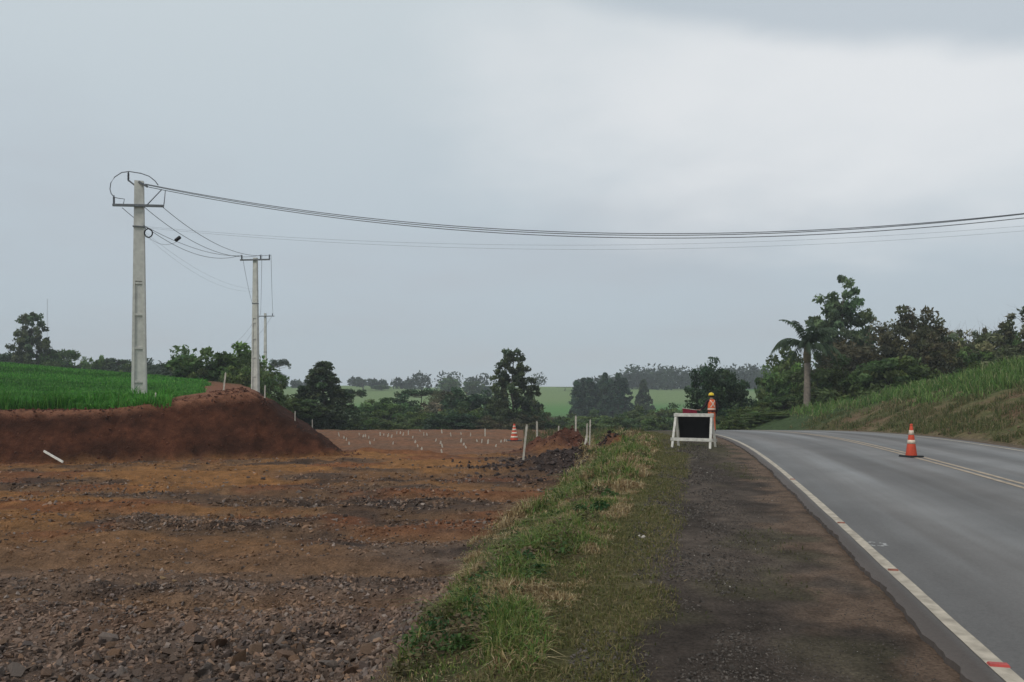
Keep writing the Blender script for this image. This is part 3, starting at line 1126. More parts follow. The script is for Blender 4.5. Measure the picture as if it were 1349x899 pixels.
# weeds on the shoulder near the board
n = 9000
D = RNG.uniform(5, 27, n)
u_ = RNG.uniform(-1.9, -0.6, n)
x = XL(D) + u_
m = RNG.uniform(0, 1, n) < sst(0.58, 0.68, fbm(x * 1.1, D * 0.8, 3, 38)) * 0.7 + 0.5 * sst(16, 22, D) * (fbm(x * 2, D * 2, 2, 39) > 0.52)
x, D = x[m], D[m]
blades('shoulder_weeds', x, D, RNG.uniform(0.02, 0.07, len(x)), 0.009 * (0.8 + D / 12), pick([(0.07, 0.075, 0.03), (0.11, 0.10, 0.05)], len(x), [1, 1]), 0.9, 'sparse low weeds dotting the gravel shoulder', 'weeds')

# crop
n = 140000
D = 24 * (75 / 24) ** RNG.uniform(0, 1, n)
px = RNG.uniform(-200, 300, n)
x = (px - CX) / F * D
cm = sst(0.3, 0.0, x + 12.2 + 0.36 * (D - 27) + (fbm(x * 0.5, D * 0.5, 3, 15) - 0.5) * 1.6)
top_ = bank_top(x, D)
zz = height(x, D)
m = (cm > 0.5) & (zz > top_ - 0.16) & (D > 25.4) & (D < 72)
x, D, zz = x[m], D[m], zz[m]
n = len(x)
patch = fbm(x * 0.16, D * 0.35, 3, 180)
cols = pick([(0.045, 0.18, 0.02), (0.07, 0.225, 0.03), (0.11, 0.26, 0.045)], n, [2, 3, 2]) * (0.55 + 0.95 * patch)[:, None]
edge = sst(4.5, 0.5, bank_d(x, D)) * 0.8
hh = RNG.uniform(0.08, 0.27, n) * (0.7 + 0.6 * fbm(x * 0.8, D * 0.8, 3, 181)) * (1 + 0.6 * sst(31, 27, D))
hh *= 1 + 1.3 * sst(0.48, 0.66, fbm(x * 1.1, D * 1.1, 3, 182)) * sst(6.0, 1.5, bank_d(x, D))
dk = RNG.uniform(0, 1, n) < edge * 0.6 * sst(0.4, 0.6, fbm(x * 1.1, D * 1.1, 3, 182)) + 0.35 * sst(0.55, 0.62, fbm(x * 0.3, D * 0.5, 4, 183))
cols[dk] *= 0.65
blades('green_crop', x, D, hh, 0.05 * RNG.uniform(0.6, 1.5, n) * (D / 40), cols, 0.8, 'dense bright green crop growing above the red bank', 'crop')

# slope grass across the road
n = 170000
D = 15 * (62 / 15) ** RNG.uniform(0, 1, n)
px = RNG.uniform(1040, 1480, n)
x = (px - CX) / F * D
ur_ = x - XL(D) - 7.65
hi = sst(4.0, 6.2, ur_ + (fbm(x * 0.5, D * 0.5, 4, 73) - 0.5) * 3.4 + np.clip(D - 30, 0, 30) * 0.12)
bare = sst(0.60, 0.70, fbm(x * 0.5, D * 0.5, 3, 72))
tf = fbm(x * 1.6, D * 1.6, 3, 190)
m = (ur_ > 0.35) & (RNG.uniform(0, 1, n) < np.clip(0.35 + sst(0.36, 0.55, tf) + hi * (0.3 + 0.7 * sst(0.3, 0.5, tf)), 0, 1) * (1 - 0.55 * bare * (1 - hi)))
x, D, hi, tf, ur_ = x[m], D[m], hi[m], tf[m], ur_[m]
n = len(x)
low = pick([(0.10, 0.12, 0.042), (0.15, 0.145, 0.06), (0.24, 0.19, 0.105), (0.07, 0.095, 0.033)], n, [3, 3, 1.6, 2])
hic = pick([(0.10, 0.20, 0.048), (0.15, 0.25, 0.065), (0.20, 0.26, 0.085), (0.28, 0.28, 0.14), (0.075, 0.145, 0.04)], n, [3, 3, 2, 1.2, 2])
sel = RNG.uniform(0, 1, n) < hi
cols = np.where(sel[:, None], hic, low)
hg = np.where(sel, RNG.uniform(0.10, 0.44, n) * (0.3 + 1.5 * sst(0.35, 0.65, tf)), RNG.uniform(0.04, 0.20, n) * (0.1 + 1.8 * sst(0.35, 0.65, tf)))
blades('slope_grass', x, D, hg, np.where(sel, 0.020, 0.016) * (0.5 + D / 28), cols, 0.85, 'rough grass covering the cut slope across the road')
# rough stuff around the heaps and far verge
n = 14000
D = RNG.uniform(29, 52, n)
x = gx(RNG.uniform(690, 930, n), D)
m = (x - XL(D) < -2.2) & (fbm(x * 0.6, D * 0.6, 3, 200) > 0.46) & (D > 30.0)
x, D = x[m], D[m]
blades('rank_grass', x, D, RNG.uniform(0.12, 0.4, len(x)), 0.04, pick([(0.07, 0.10, 0.035), (0.12, 0.11, 0.05), (0.17, 0.13, 0.075)], len(x), [2, 2, 1]), 0.6, 'rank olive grass behind the spoil heaps')

# ------------------------------------------------------------------ trees


def tri_cards(cent, size, rng, flat=0.0):
    """rhombic leaf sprays at the given centres"""
    n = len(cent)
    a = rng.normal(0, 1, (n, 3))
    a[:, 2] *= (1 - flat)
    a /= np.linalg.norm(a, axis=1)[:, None] + 1e-9
    b = rng.normal(0, 1, (n, 3))
    b -= (b * a).sum(1)[:, None] * a
    b /= np.linalg.norm(b, axis=1)[:, None] + 1e-9
    s = size[:, None]
    P = np.stack([cent - a * s, cent + b * s * 0.45, cent + a * s, cent - b * s * 0.45], 1)
    return P


TREE = {}


def make_tree(kind, seed):
    key = (kind, seed)
    if key in TREE:
        return TREE[key]
    rng = np.random.default_rng(seed * 13 + len(kind))
    rs = random.Random(seed)
    Hh = 10.0
    cl, cr, limbs = [], [], []
    cols = dict(broad=(0.052, 0.085, 0.026), bush=(0.055, 0.08, 0.027), euc=(0.05, 0.075, 0.035), pine=(0.036, 0.052, 0.026), openpine=(0.045, 0.06, 0.028),
                araucaria=(0.035, 0.055, 0.028), cypress=(0.026, 0.05, 0.028), thin=(0.075, 0.082, 0.045), brown=(0.050, 0.049, 0.026), dark=(0.028, 0.048, 0.024), twiggy=(0.16, 0.13, 0.085))[kind]
    leaf, per, flat = 0.24, 70, 0.0
    lean = (rs.uniform(-0.3, 0.3), rs.uniform(-0.3, 0.3))
    trunk_top = 0.8

    def ell(n, cz, rx, rz, shell=0.35, crr=(0.7, 1.2)):
        for i in range(n):
            v = rng.normal(0, 1, 3)
            v /= np.linalg.norm(v)
            r = (shell + (1 - shell) * rng.uniform() ** 0.6)
            ang = math.atan2(v[1], v[0])
            lob = 1 + 0.22 * math.sin(ang * 2 + seed) + 0.14 * math.sin(ang * 5 + seed * 2)
            cl.append((v[0] * rx * r * lob, v[1] * rx * r * lob, cz + v[2] * rz * r * (1 + 0.15 * math.sin(ang * 3 + seed))))
            cr.append(rng.uniform(*crr))

    if kind in ('broad', 'dark', 'brown'):
        ell(120, 5.5, 4.1, 4.3, 0.35, (0.55, 1.25))
        per = 85
        leaf = 0.27
        trunk_top = 0.6
        if kind == 'brown':
            per, leaf = 75, 0.23
    elif kind == 'bush':
        ell(120, 4.4, 4.6, 5.3, 0.25, (0.6, 1.35))
        per = 90
        leaf = 0.29
        trunk_top = 0.5
    elif kind == 'euc':
        ell(120, 6.4, 2.8, 3.5, 0.25, (0.28, 0.62))
        for k in range(34):
            a = rng.uniform(0, 6.28)
            cl.append((math.cos(a) * rng.uniform(0.6, 2.2), math.sin(a) * rng.uniform(0.6, 2.2), rng.uniform(1.2, 5.6)))
            cr.append(rng.uniform(0.4, 0.7))
        per, leaf = 85, 0.19
        trunk_top = 0.92
    elif kind == 'thin':
        ell(56, 6.2, 2.7, 3.5, 0.3, (0.3, 0.72))
        for k in range(26):
            cl.append((rng.normal(0, 1.3), rng.normal(0, 1.3), rng.uniform(0.5, 4.5)))
            cr.append(rng.uniform(0.5, 0.9))
        per, leaf = 60, 0.2
        trunk_top = 0.9
    elif kind == 'twiggy':
        ell(40, 6.2, 3.0, 3.4, 0.3, (0.5, 0.9))
        per, leaf = 26, 0.19
        trunk_top = 0.8
    elif kind == 'pine':
        for k in range(190):
            z = 9.6 * rng.uniform(0, 1) ** 1.15 + 0.2
            r = (1 - (z / 10.2) ** 1.5) * 3.6 * rng.uniform(0.25, 1.08) + 0.1
            a = rng.uniform(0, 6.28)
            cl.append((math.cos(a) * r, math.sin(a) * r, z))
            cr.append(rng.uniform(0.55, 0.95) * (1 - 0.35 * z / 10))
        per, leaf = 75, 0.22
        trunk_top = 0.97
    elif kind == 'openpine':
        for k in range(20):
            z = 2.2 + 7.4 * k / 19
            rr = 2.9 * (1 - (max(0.0, z - 3.0) / 7.6) ** 1.5) + 0.25
            for j in range(6 if k < 14 else 4):
                a = k * 2.4 + j * 6.28 / 5 + rng.uniform(-0.4, 0.4)
                r = rr * rng.uniform(0.55, 1.1)
                cl.append((math.cos(a) * r, math.sin(a) * r, z + rng.uniform(-0.25, 0.35)))
                cr.append(rng.uniform(0.32, 0.60))
                if r > 1.4:
                    cl.append((math.cos(a) * r * 0.55, math.sin(a) * r * 0.55, z - 0.1))
                    cr.append(rng.uniform(0.25, 0.4))
        per, leaf = 64, 0.19
        trunk_top = 0.97
    elif kind == 'araucaria':
        for k in range(26):
            a = k * 2.4 + rng.uniform(-0.3, 0.3)
            r = 3.3 * rng.uniform(0.35, 1.0)
            cl.append((math.cos(a) * r, math.sin(a) * r, 8.6 + 0.9 * math.sqrt(max(0, 1 - (r / 3.5) ** 2)) + rng.uniform(-0.15, 0.2)))
            cr.append(rng.uniform(0.45, 0.75))
        per, leaf, flat = 60, 0.22, 0.3
        trunk_top = 0.9
    elif kind == 'cypress':
        for k in range(120):
            z = rng.uniform(0.3, 9.7)
            r = (1 - (z / 10.1) ** 2.4) * 1.75 * rng.uniform(0.3, 1.05) + 0.05
            a = rng.uniform(0, 6.28)
            cl.append((math.cos(a) * r, math.sin(a) * r, z))
            cr.append(rng.uniform(0.5, 0.85) * (1 - 0.4 * z / 10))
        per, leaf = 60, 0.24
        trunk_top = 0.97
    cl = np.array(cl)
    cr = np.array(cr)
    cl[:, 0] += lean[0] * cl[:, 2] / 10
    cl[:, 1] += lean[1] * cl[:, 2] / 10
    cents, colv = [], []
    for c, r in zip(cl, cr):
        v = rng.normal(0, 1, (per, 3))
        v /= np.linalg.norm(v, axis=1)[:, None]
        v *= (rng.uniform(0, 1, per) ** 0.45)[:, None] * r
        v[:, 2] *= 0.72
        cents.append(c + v)
        tint = np.array(cols) * 1.85 * rng.uniform(0.6, 1.5) * np.array((rng.uniform(0.85, 1.2), 1, rng.uniform(0.8, 1.15)))
        colv.append(tint[None] * rng.uniform(0.65, 1.4, (per, 1)))
    cents = np.concatenate(cents)
    colv = np.concatenate(colv)
    cents[:, 2] = np.maximum(cents[:, 2], 0.15)
    sz = leaf * rng.uniform(0.6, 1.35, len(cents))
    P = tri_cards(cents, sz, rng, flat)
    faces = (np.arange(len(cents)) * 4)[:, None] + np.arange(4)
    crown = mesh_np('crown', P.reshape(-1, 3), faces, M_LEAF, np.repeat(colv, 4, 0))
    # trunk and limbs
    mb = MB()
    r0 = dict(broad=0.24, dark=0.24, brown=0.2, bush=0.2, euc=0.2, thin=0.12, twiggy=0.13, pine=0.22, openpine=0.17, araucaria=0.2, cypress=0.16)[kind]
    tp = []
    for i in range(9):
        z = trunk_top * Hh * i / 8
        tp.append((lean[0] * z / 10 + 0.12 * math.sin(z * 0.7 + seed), lean[1] * z / 10 + 0.12 * math.cos(z * 0.9 + seed), z - (0.3 if i == 0 else 0)))
    mb.tube(tp, [r0 * (1.25 if i == 0 else 1) * (1 - 0.8 * i / 8) for i in range(9)], 8)
    order = np.argsort(rng.uniform(0, 1, len(cl)))[:34 if kind not in ('twiggy', 'thin') else 60]
    for i in order:
        c = cl[i]
        rise = 0.55 if kind in ('pine', 'openpine', 'cypress') else (0.25 if kind == 'araucaria' else 1.2)
        rad = math.hypot(c[0], c[1])
        zb = min(max(0.8, c[2] - rise * rad * (0.8 if rise > 1 else 0.5)), trunk_top * Hh * 0.97)
        t = zb / (trunk_top * Hh) * 8
        j = min(int(t), 7)
        s = Vector(tp[j]).lerp(Vector(tp[j + 1]), t - j)
        e = Vector(c)
        mdl = s.lerp(e, 0.5) + Vector((0, 0, 0.25 if rise > 1 else -0.1))
        ra = r0 * 0.38 * (1 - 0.6 * zb / 10)
        mb.tube([s, mdl, e], [ra, ra * 0.65, ra * 0.25], 5, cap=False)
        if kind in ('twiggy', 'thin'):
            for q in range(3):
                e2 = e + Vector(rng.normal(0, 0.7, 3)) + Vector((0, 0, 0.4))
                mb.tube([mdl.lerp(e, 0.6), e2], [ra * 0.35, ra * 0.12], 4, cap=False)
    me = bpy.data.meshes.new('trunk')
    me.from_pydata(mb.v, [], mb.f)
    me.materials.append(M_BARK)
    me.update()
    TREE[key] = (me, crown)
    return TREE[key]


def tree(kind, seed, px, D, top, label, cat='tree', group=None, width=None, name=None, rz=None, base=None):
    """width in photo pixels across the crown"""
    x = gx(px, D)
    zb = H(x, D) if base is None else base
    hgt = EYE + (HY - top) / F * D - zb
    tr, cr = make_tree(kind, 1 + seed % (3 if kind in ('bush', 'brown', 'dark', 'broad', 'thin') else 2))
    o = empty(name or {'bush': 'shrub'}.get(kind, 'tree'), (x, D, zb - 0.05), rz if rz is not None else random.uniform(0, 6.28))
    s = hgt / 10.0
    nat = dict(broad=9.2, dark=9.2, brown=9.2, bush=10.5, euc=6.2, thin=6.0, twiggy=6.6, pine=7.6, openpine=6.3, araucaria=7.6, cypress=4.2)[kind]
    sw = s if width is None else 1.25 * (width / F * D) / nat
    o.scale = (sw, sw, s)
    link('trunk', tr, o)
    link('crown', cr, o)
    tag(o, label, cat, group)
    return o


# --- right of the road
tree('euc', 2, 1113, 74, 372, 'tallest open crowned tree rising behind the palm', width=74)
tree('brown', 2, 1152, 62, 436, 'wide brownish thicket tree on the palm side of the grassy slope', width=120, base=-1.2)
tree('brown', 3, 1198, 60, 404, 'tall rounded brownish tree topping the thicket behind the slope', width=92, base=-0.6)
tree('bush', 4, 1118, 57, 470, 'dense dark shrub at the foot of the thicket beside the palm', 'shrub', width=95, base=-1.3)
tree('bush', 5, 1175, 54, 462, 'dark shrub mass against the crest of the grassy slope', 'shrub', width=110, base=-0.8)
tree('brown', 6, 1226, 56, 438, 'smaller twiggy brownish tree ending the thicket above the slope', width=62, base=0.0)
tree('thin', 7, 1248, 58, 420, 'thin leaved tree with pale bare twigs above the slope', width=58)
tree('twiggy', 8, 1258, 60, 414, 'almost bare tree behind the thin leaved trees on the slope', width=60)
tree('broad', 9, 1290, 55, 452, 'low rounded dark tree between the open slope trees', width=58)
tree('thin', 10, 1288, 58, 416, 'slim tree with a small round tuft over the low dark one', width=38)
tree('thin', 11, 1318, 54, 412, 'open forked tree with sky showing through its branches', width=58)
tree('thin', 12, 1350, 50, 404, 'spreading open tree at the high end of the slope', width=80)
tree('thin', 13, 1415, 48, 420, 'open tree beyond the high end of the slope', width=80)
tree('broad', 9, 1334, 57, 436, 'dark rounded tree behind the open trees at the high end of the slope', width=60)
tree('brown', 6, 1268, 61, 436, 'brownish tree behind the thin leaved ones above the slope', width=58)
tree('broad', 14, 1032, 66, 474, 'dark broad tree behind the palm on the road bend', width=50, base=-2.4)
tree('bush', 15, 1042, 72, 452, 'tall leafy tree filling the gap behind the palm trunk', width=70, base=-2.0)
tree('bush', 16, 1000, 60, 530, 'olive shrub between the dark tree behind the worker and the palm', 'shrub', None, width=55)
tree('bush', 17, 1032, 58, 516, 'olive shrub just short of the palm trunk on the road bend', 'shrub', None, width=58)
tree('bush', 18, 1085, 60, 500, 'olive shrub between the palm trunk and the grassy slope', 'shrub', None, width=55)
tree('dark', 19, 944, 62, 474, 'dark leafy tree standing behind the road worker', width=62, base=-2.2)
tree('dark', 20, 966, 66, 494, 'smaller dark tree touching the one behind the worker', width=44, base=-2.4)

tree('brown', 2, 1130, 66, 458, 'brown leafed tree between the tallest tree and the thicket', width=70, base=-1.0)
tree('bush', 5, 1215, 52, 488, 'dark bush filling the slope end of the thicket', 'shrub', width=80, base=0.2)
tree('bush', 4, 1262, 52, 486, 'bush under the thin leaved trees on the slope crest', 'shrub', width=64, base=1.4)
tree('bush', 15, 1072, 64, 478, 'dense dark bush right behind the palm trunk', 'shrub', width=70, base=-1.9)
tree('bush', 16, 1012, 52, 540, 'low olive shrub nearest the asphalt on the bend', 'shrub', width=62)
tree('bush', 17, 978, 58, 536, 'low dark shrub between the worker and the bend shrubs', 'shrub', width=50)

for i, (px, D, top, lb) in enumerate(((968, 50, 548, 'low scrub at the crest of the road behind the worker'), (1002, 51, 547, 'low scrub at the crest of the road before the bend shrubs'),
                                      (1038, 50, 546, 'low scrub at the crest of the road near the palm'))):
    tree('bush', 15 + i, px, D, top, lb, 'shrub', None, width=44)

# --- far left behind the crop
tree('openpine', 21, 38, 112, 411, 'big open tiered tree standing above the crop field', width=52)
for i, (px, top, wd, kd) in enumerate(((-22, 468, 50, 'dark'), (4, 461, 44, 'dark'), (26, 466, 40, 'broad'), (58, 466, 42, 'dark'), (82, 463, 44, 'broad'), (104, 476, 36, 'dark'),
                                       (150, 474, 40, 'dark'), (172, 480, 36, 'broad'), (200, 474, 50, 'dark'), (222, 476, 40, 'dark'), (242, 476, 36, 'broad'))):
    tree(kd, 22 + i % 4, px, 108 + (i * 7) % 23, top, 'dark leafy tree in the row behind the green crop', 'tree', 'tree row behind the crop', width=wd * 1.15)
tree('araucaria', 31, 78, 118, 462, 'flat topped dark tree beside the tiered tree', width=42)
tree('broad', 32, 125, 112, 465, 'short square topped tree in a gap of the crop tree row', width=26)
tree('araucaria', 33, 152, 116, 472, 'flat umbrella crown tree between square tree and concrete pole', width=42)
tree('twiggy', 34, 240, 70, 474, 'bare pale tree at the edge of the leafy thicket', width=28)
# thicket around the second pole
tree('broad', 35, 290, 66, 447, 'wide green tree left of the second pole', width=104, base=-2.2)
tree('bush', 36, 268, 64, 474, 'dense green shrub at the crop side of the thicket', 'shrub', width=62, base=-0.6)
tree('bush', 37, 318, 63, 470, 'dense green shrub pressed against the second pole', 'shrub', width=60, base=-0.9)
tree('bush', 38, 352, 62, 484, 'round green shrub past the second pole', 'shrub', width=52, base=-1.4)
tree('bush', 47, 390, 66, 522, 'grey green scrub at the foot of the dark conifer', 'shrub', width=60)
tree('araucaria', 39, 369, 150, 473, 'umbrella crowned tree on the skyline beside the poles', width=28)
tree('pine', 40, 427, 70, 476, 'dense dark cone shaped conifer beside the stake field', width=84)
tree('araucaria', 41, 467, 100, 512, 'slender umbrella tree with a bare trunk past the conifer', width=36)
# central belt behind the staked ground
for i, (px, D, top, wd, kd, lb, cat) in enumerate((
        (505, 92, 524, 66, 'broad', 'green rounded tree beginning the belt behind the stakes', 'tree'),
        (546, 86, 535, 54, 'bush', 'low pale green shrub in front of the tree belt', 'shrub'),
        (557, 104, 512, 60, 'araucaria', 'flat dark crown over the brown tree in the belt', 'tree'),
        (572, 96, 524, 56, 'twiggy', 'brownish half bare tree amid the dark belt', 'tree'),
        (588, 100, 516, 60, 'brown', 'olive brown tree behind the half bare one', 'tree'),
        (610, 96, 512, 66, 'dark', 'dark wide tree crowning the middle of the belt', 'tree'),
        (618, 84, 530, 72, 'bush', 'black green shrub below the widest belt tree', 'shrub'),
        (655, 90, 530, 58, 'dark', 'dark tree between the belt and the tall pine', 'tree'),
        (640, 82, 548, 54, 'brown', 'dim brown scrub tree behind the white stakes', 'tree'),
        (700, 92, 532, 48, 'broad', 'rounded tree tucked under the tall pine', 'tree'),
        (690, 82, 546, 56, 'brown', 'olive scrub tree behind the striped cone', 'tree'),
        (486, 80, 545, 46, 'bush', 'grey green shrub between the conifer and the belt', 'shrub'),
        (666, 80, 552, 52, 'brown', 'brown scrub between the belt and the striped cone', 'shrub'),
        (527, 98, 521, 58, 'dark', 'dark tree second along the belt behind the stakes', 'tree'),
        (590, 80, 541, 66, 'dark', 'black green bush hiding the trunks of the belt', 'shrub'),
        (520, 78, 548, 60, 'bush', 'green bush at the crest of the staked ground', 'shrub'),
        (636, 102, 516, 56, 'dark', 'dark domed tree at the pine side of the belt', 'tree'),
        (718, 100, 541, 46, 'brown', 'olive bush below the pasture beside the tall pine', 'shrub'),
        (455, 74, 548, 52, 'bush', 'grey green bush leaning on the dark conifer', 'shrub'))):
    tree(kd, 42 + i % 5, px, D, top, lb, cat, None, width=wd)
tree('openpine', 50, 678, 84, 459, 'tall open pine towering over the tree belt', width=62)
for i, (px, D, top, wd) in enumerate(((735, 90, 548, 60), (772, 88, 552, 56), (812, 92, 546, 58), (850, 104, 534, 66), (888, 108, 532, 62), (868, 88, 545, 56), (912, 84, 540, 50), (786, 110, 541, 60), (828, 120, 536, 60), (752, 120, 545, 60))):
    tree('bush', 51 + i % 3, px, D, top, 'hazy green scrub in the hollow beyond the spoil heaps', 'shrub', 'scrub in the hollow', width=wd)
# blue conifer stand
for i, (px, D, top, wd) in enumerate(((762, 190, 500, 20), (771, 196, 497, 20), (780, 188, 496, 22), (790, 194, 499, 20), (797, 186, 490, 16), (806, 195, 498, 20), (815, 187, 490, 17), (823, 192, 497, 20))):
    tree('cypress', 55 + i % 3, px, D, top, 'blue hazed conifer in the close stand across the valley', 'tree', 'conifer stand across the valley', width=wd * 1.15)
tree('pine', 58, 848, 200, 500, 'lone hazed conifer beside the close stand', width=26)
# skyline trees
for i, (px, D, top, wd, kd, lb) in enumerate((
        (592, 300, 497, 24, 'broad', 'round grey tree alone on the skyline above the belt'),
        (624, 290, 503, 26, 'broad', 'grey rounded tree on the skyline left of the pine'),
        (642, 296, 508, 30, 'dark', 'lower grey tree on the skyline nearest the pine'),
        (478, 330, 500, 34, 'araucaria', 'hazed umbrella tree on the pasture ridge'),
        (502, 335, 507, 22, 'broad', 'faint small tree farther along the pasture ridge'),
        (744, 330, 510, 20, 'araucaria', 'small umbrella tree on the pasture edge by the stand'))):
    tree(kd, 60 + i % 4, px, D, top, lb, 'tree', None, width=wd)

# far wooded ridge, one mass
rng = np.random.default_rng(77)
cents, cols = [], []
for i in range(620):
    px = rng.uniform(-260, 1500)
    if 540 < px < 800 and rng.uniform() < 0.85:
        continue
    if 372 < px < 545 and rng.uniform() < 0.55:
        continue
    D = rng.uniform(350, 440)
    x = gx(px, D)
    zb = H(x, D)
    hh = rng.uniform(4, 9)
    if 820 < px < 1010:
        hh += 3.5
    if 372 < px < 545:
        hh *= 0.6
    n = 150
    v = rng.normal(0, 1, (n, 3))
    v /= np.linalg.norm(v, axis=1)[:, None]
    v *= (rng.uniform(0, 1, n) ** 0.4)[:, None] * np.array((hh * 0.62, hh * 0.62, hh * 0.58))
    cents.append(np.array((x, D, zb + hh * 0.44)) + v)
    cols.append(np.array((0.035, 0.055, 0.028)) * rng.uniform(0.7, 1.3) * rng.uniform(0.7, 1.3, (n, 1)))
cents = np.concatenate(cents)
cols = np.concatenate(cols)
P = tri_cards(cents, rng.uniform(0.6, 1.3, len(cents)), rng)
me = mesh_np('distant_wood', P.reshape(-1, 3), (np.arange(len(cents)) * 4)[:, None] + np.arange(4), M_LEAF, np.repeat(cols, 4, 0))
tag(link('distant_wood', me), 'hazy blue wooded ridge on the horizon', 'wood', kind='stuff')
# hedgerow under the crop tree row and thicket floor
cents, cols = [], []
for i in range(120):
    px = rng.uniform(-120, 262)
    D = rng.uniform(100, 135)
    x = gx(px, D)
    zb = H(x, D)
    hh = (EYE + (HY - rng.uniform(474, 486)) / F * D) - zb
    n = 150
    v = rng.normal(0, 1, (n, 3))
    v /= np.linalg.norm(v, axis=1)[:, None]
    v *= (rng.uniform(0, 1, n) ** 0.4)[:, None] * np.array((2.2, 2.2, hh * 0.5))
    cents.append(np.array((x, D, zb + hh * 0.5)) + v)
    cols.append(np.array((0.032, 0.048, 0.026)) * rng.uniform(0.7, 1.3) * rng.uniform(0.7, 1.3, (n, 1)))
cents = np.concatenate(cents)
cols = np.concatenate(cols)
P = tri_cards(cents, rng.uniform(0.25, 0.5, len(cents)), rng)
me = mesh_np('undergrowth', P.reshape(-1, 3), (np.arange(len(cents)) * 4)[:, None] + np.arange(4), M_LEAF, np.repeat(cols, 4, 0))
tag(link('undergrowth', me), 'dark undergrowth filling the tree row behind the crop', 'undergrowth', kind='stuff')

# --- palm
def palm(px, D, top, label):
    x = gx(px, D)
    zb = H(x, D)
    crown_z = EYE + (HY - 470) / F * D - zb
    root = empty('palm_tree', (x, D, zb))
    tag(root, label, 'palm tree')
    mb = MB()
    pts, rad = [], []
    for i in range(25):
        t = i / 24
        pts.append((0.10 * math.sin(t * 2), 0.05 * t, -0.3 + t * (crown_z + 0.3)))
        rad.append(0.27 - 0.06 * t + (0.02 if i % 2 else -0.01))
    mb.tube(pts, rad, 12)
    mb.build('trunk', plain('palm_bark', (0.20, 0.165, 0.135), 0.9, 0.3, 5, bump=0.6), root, True)
    top_p = Vector(pts[-1])
    MB().lathe([(0.2, -0.5), (0.27, -0.25), (0.28, 0.2), (0.2, 0.7), (0.08, 1.0)], top_p, 12).build('crownshaft', plain('palm_sheath', (0.14, 0.115, 0.065), 0.85, 0.3, 6), root, True)
    rg = np.random.default_rng(5)
    for k in range(22):
        az = k * 2.399 + rg.uniform(-0.2, 0.2)
        el = (0.15 + 1.25 * ((k * 7) % 22) / 22)
        Lf = rg.uniform(2.4, 3.3)
        p = top_p + Vector((0, 0, 0.75))
        d = Vector((math.cos(az) * math.cos(el), math.sin(az) * math.cos(el), math.sin(el)))
        spine = [p.copy()]
        for i in range(12):
            p = p + d * Lf / 12
            d = (d + Vector((0, 0, -0.07 - 0.022 * i * (1.2 - el * 0.35)))).normalized()
            spine.append(p.copy())
        V_, F_, C_ = [], [], []
        base = np.array((0.052, 0.08, 0.042)) * rg.uniform(0.75, 1.4)
        for i in range(1, 13):
            for q in range(3):
                t = (i + q / 3)
                if t > 12:
                    continue
                i0 = min(int(t), 11)
                c = spine[i0].lerp(spine[i0 + 1], t - i0)
                tang = (spine[i0 + 1] - spine[i0]).normalized()
                side = tang.cross(Vector((0, 0, 1))).normalized()
                ln = rg.uniform(0.55, 0.8) * math.sin(math.pi * min(1, 0.12 + t / 13.2)) + 0.12
                for s in (-1, 1):
                    e = c + side * s * ln * 0.5 + tang * ln * 0.4 + Vector((0, 0, -ln * rg.uniform(0.3, 0.85)))
                    mm = c.lerp(e, 0.5) + Vector((0, 0, ln * 0.1))
                    wd = tang * 0.034
                    o_ = len(V_)
                    V_ += [c - wd, c + wd, mm + wd * 1.3, mm - wd * 1.3, e]
                    F_ += [(o_, o_ + 1, o_ + 2), (o_, o_ + 2, o_ + 3), (o_ + 3, o_ + 2, o_ + 4)]
                    C_ += [base * rg.uniform(0.8, 1.25)] * 5
        sp = MB().tube(spine, [0.035 * (1 - i / 14) for i in range(13)], 5)
        o_ = len(V_)
        V_ += [Vector(v) for v in sp.v]
        for f in sp.f:
            if len(f) == 4:
                F_ += [(f[0] + o_, f[1] + o_, f[2] + o_), (f[0] + o_, f[2] + o_, f[3] + o_)]
        C_ += [base * 1.4] * len(sp.v)
        link('frond', mesh_np('frond', np.array([v[:] for v in V_]), np.array(F_), M_LEAF, np.array(C_)), root)


palm(1062, 56, 436, 'single palm with a bare trunk beside the road bend')

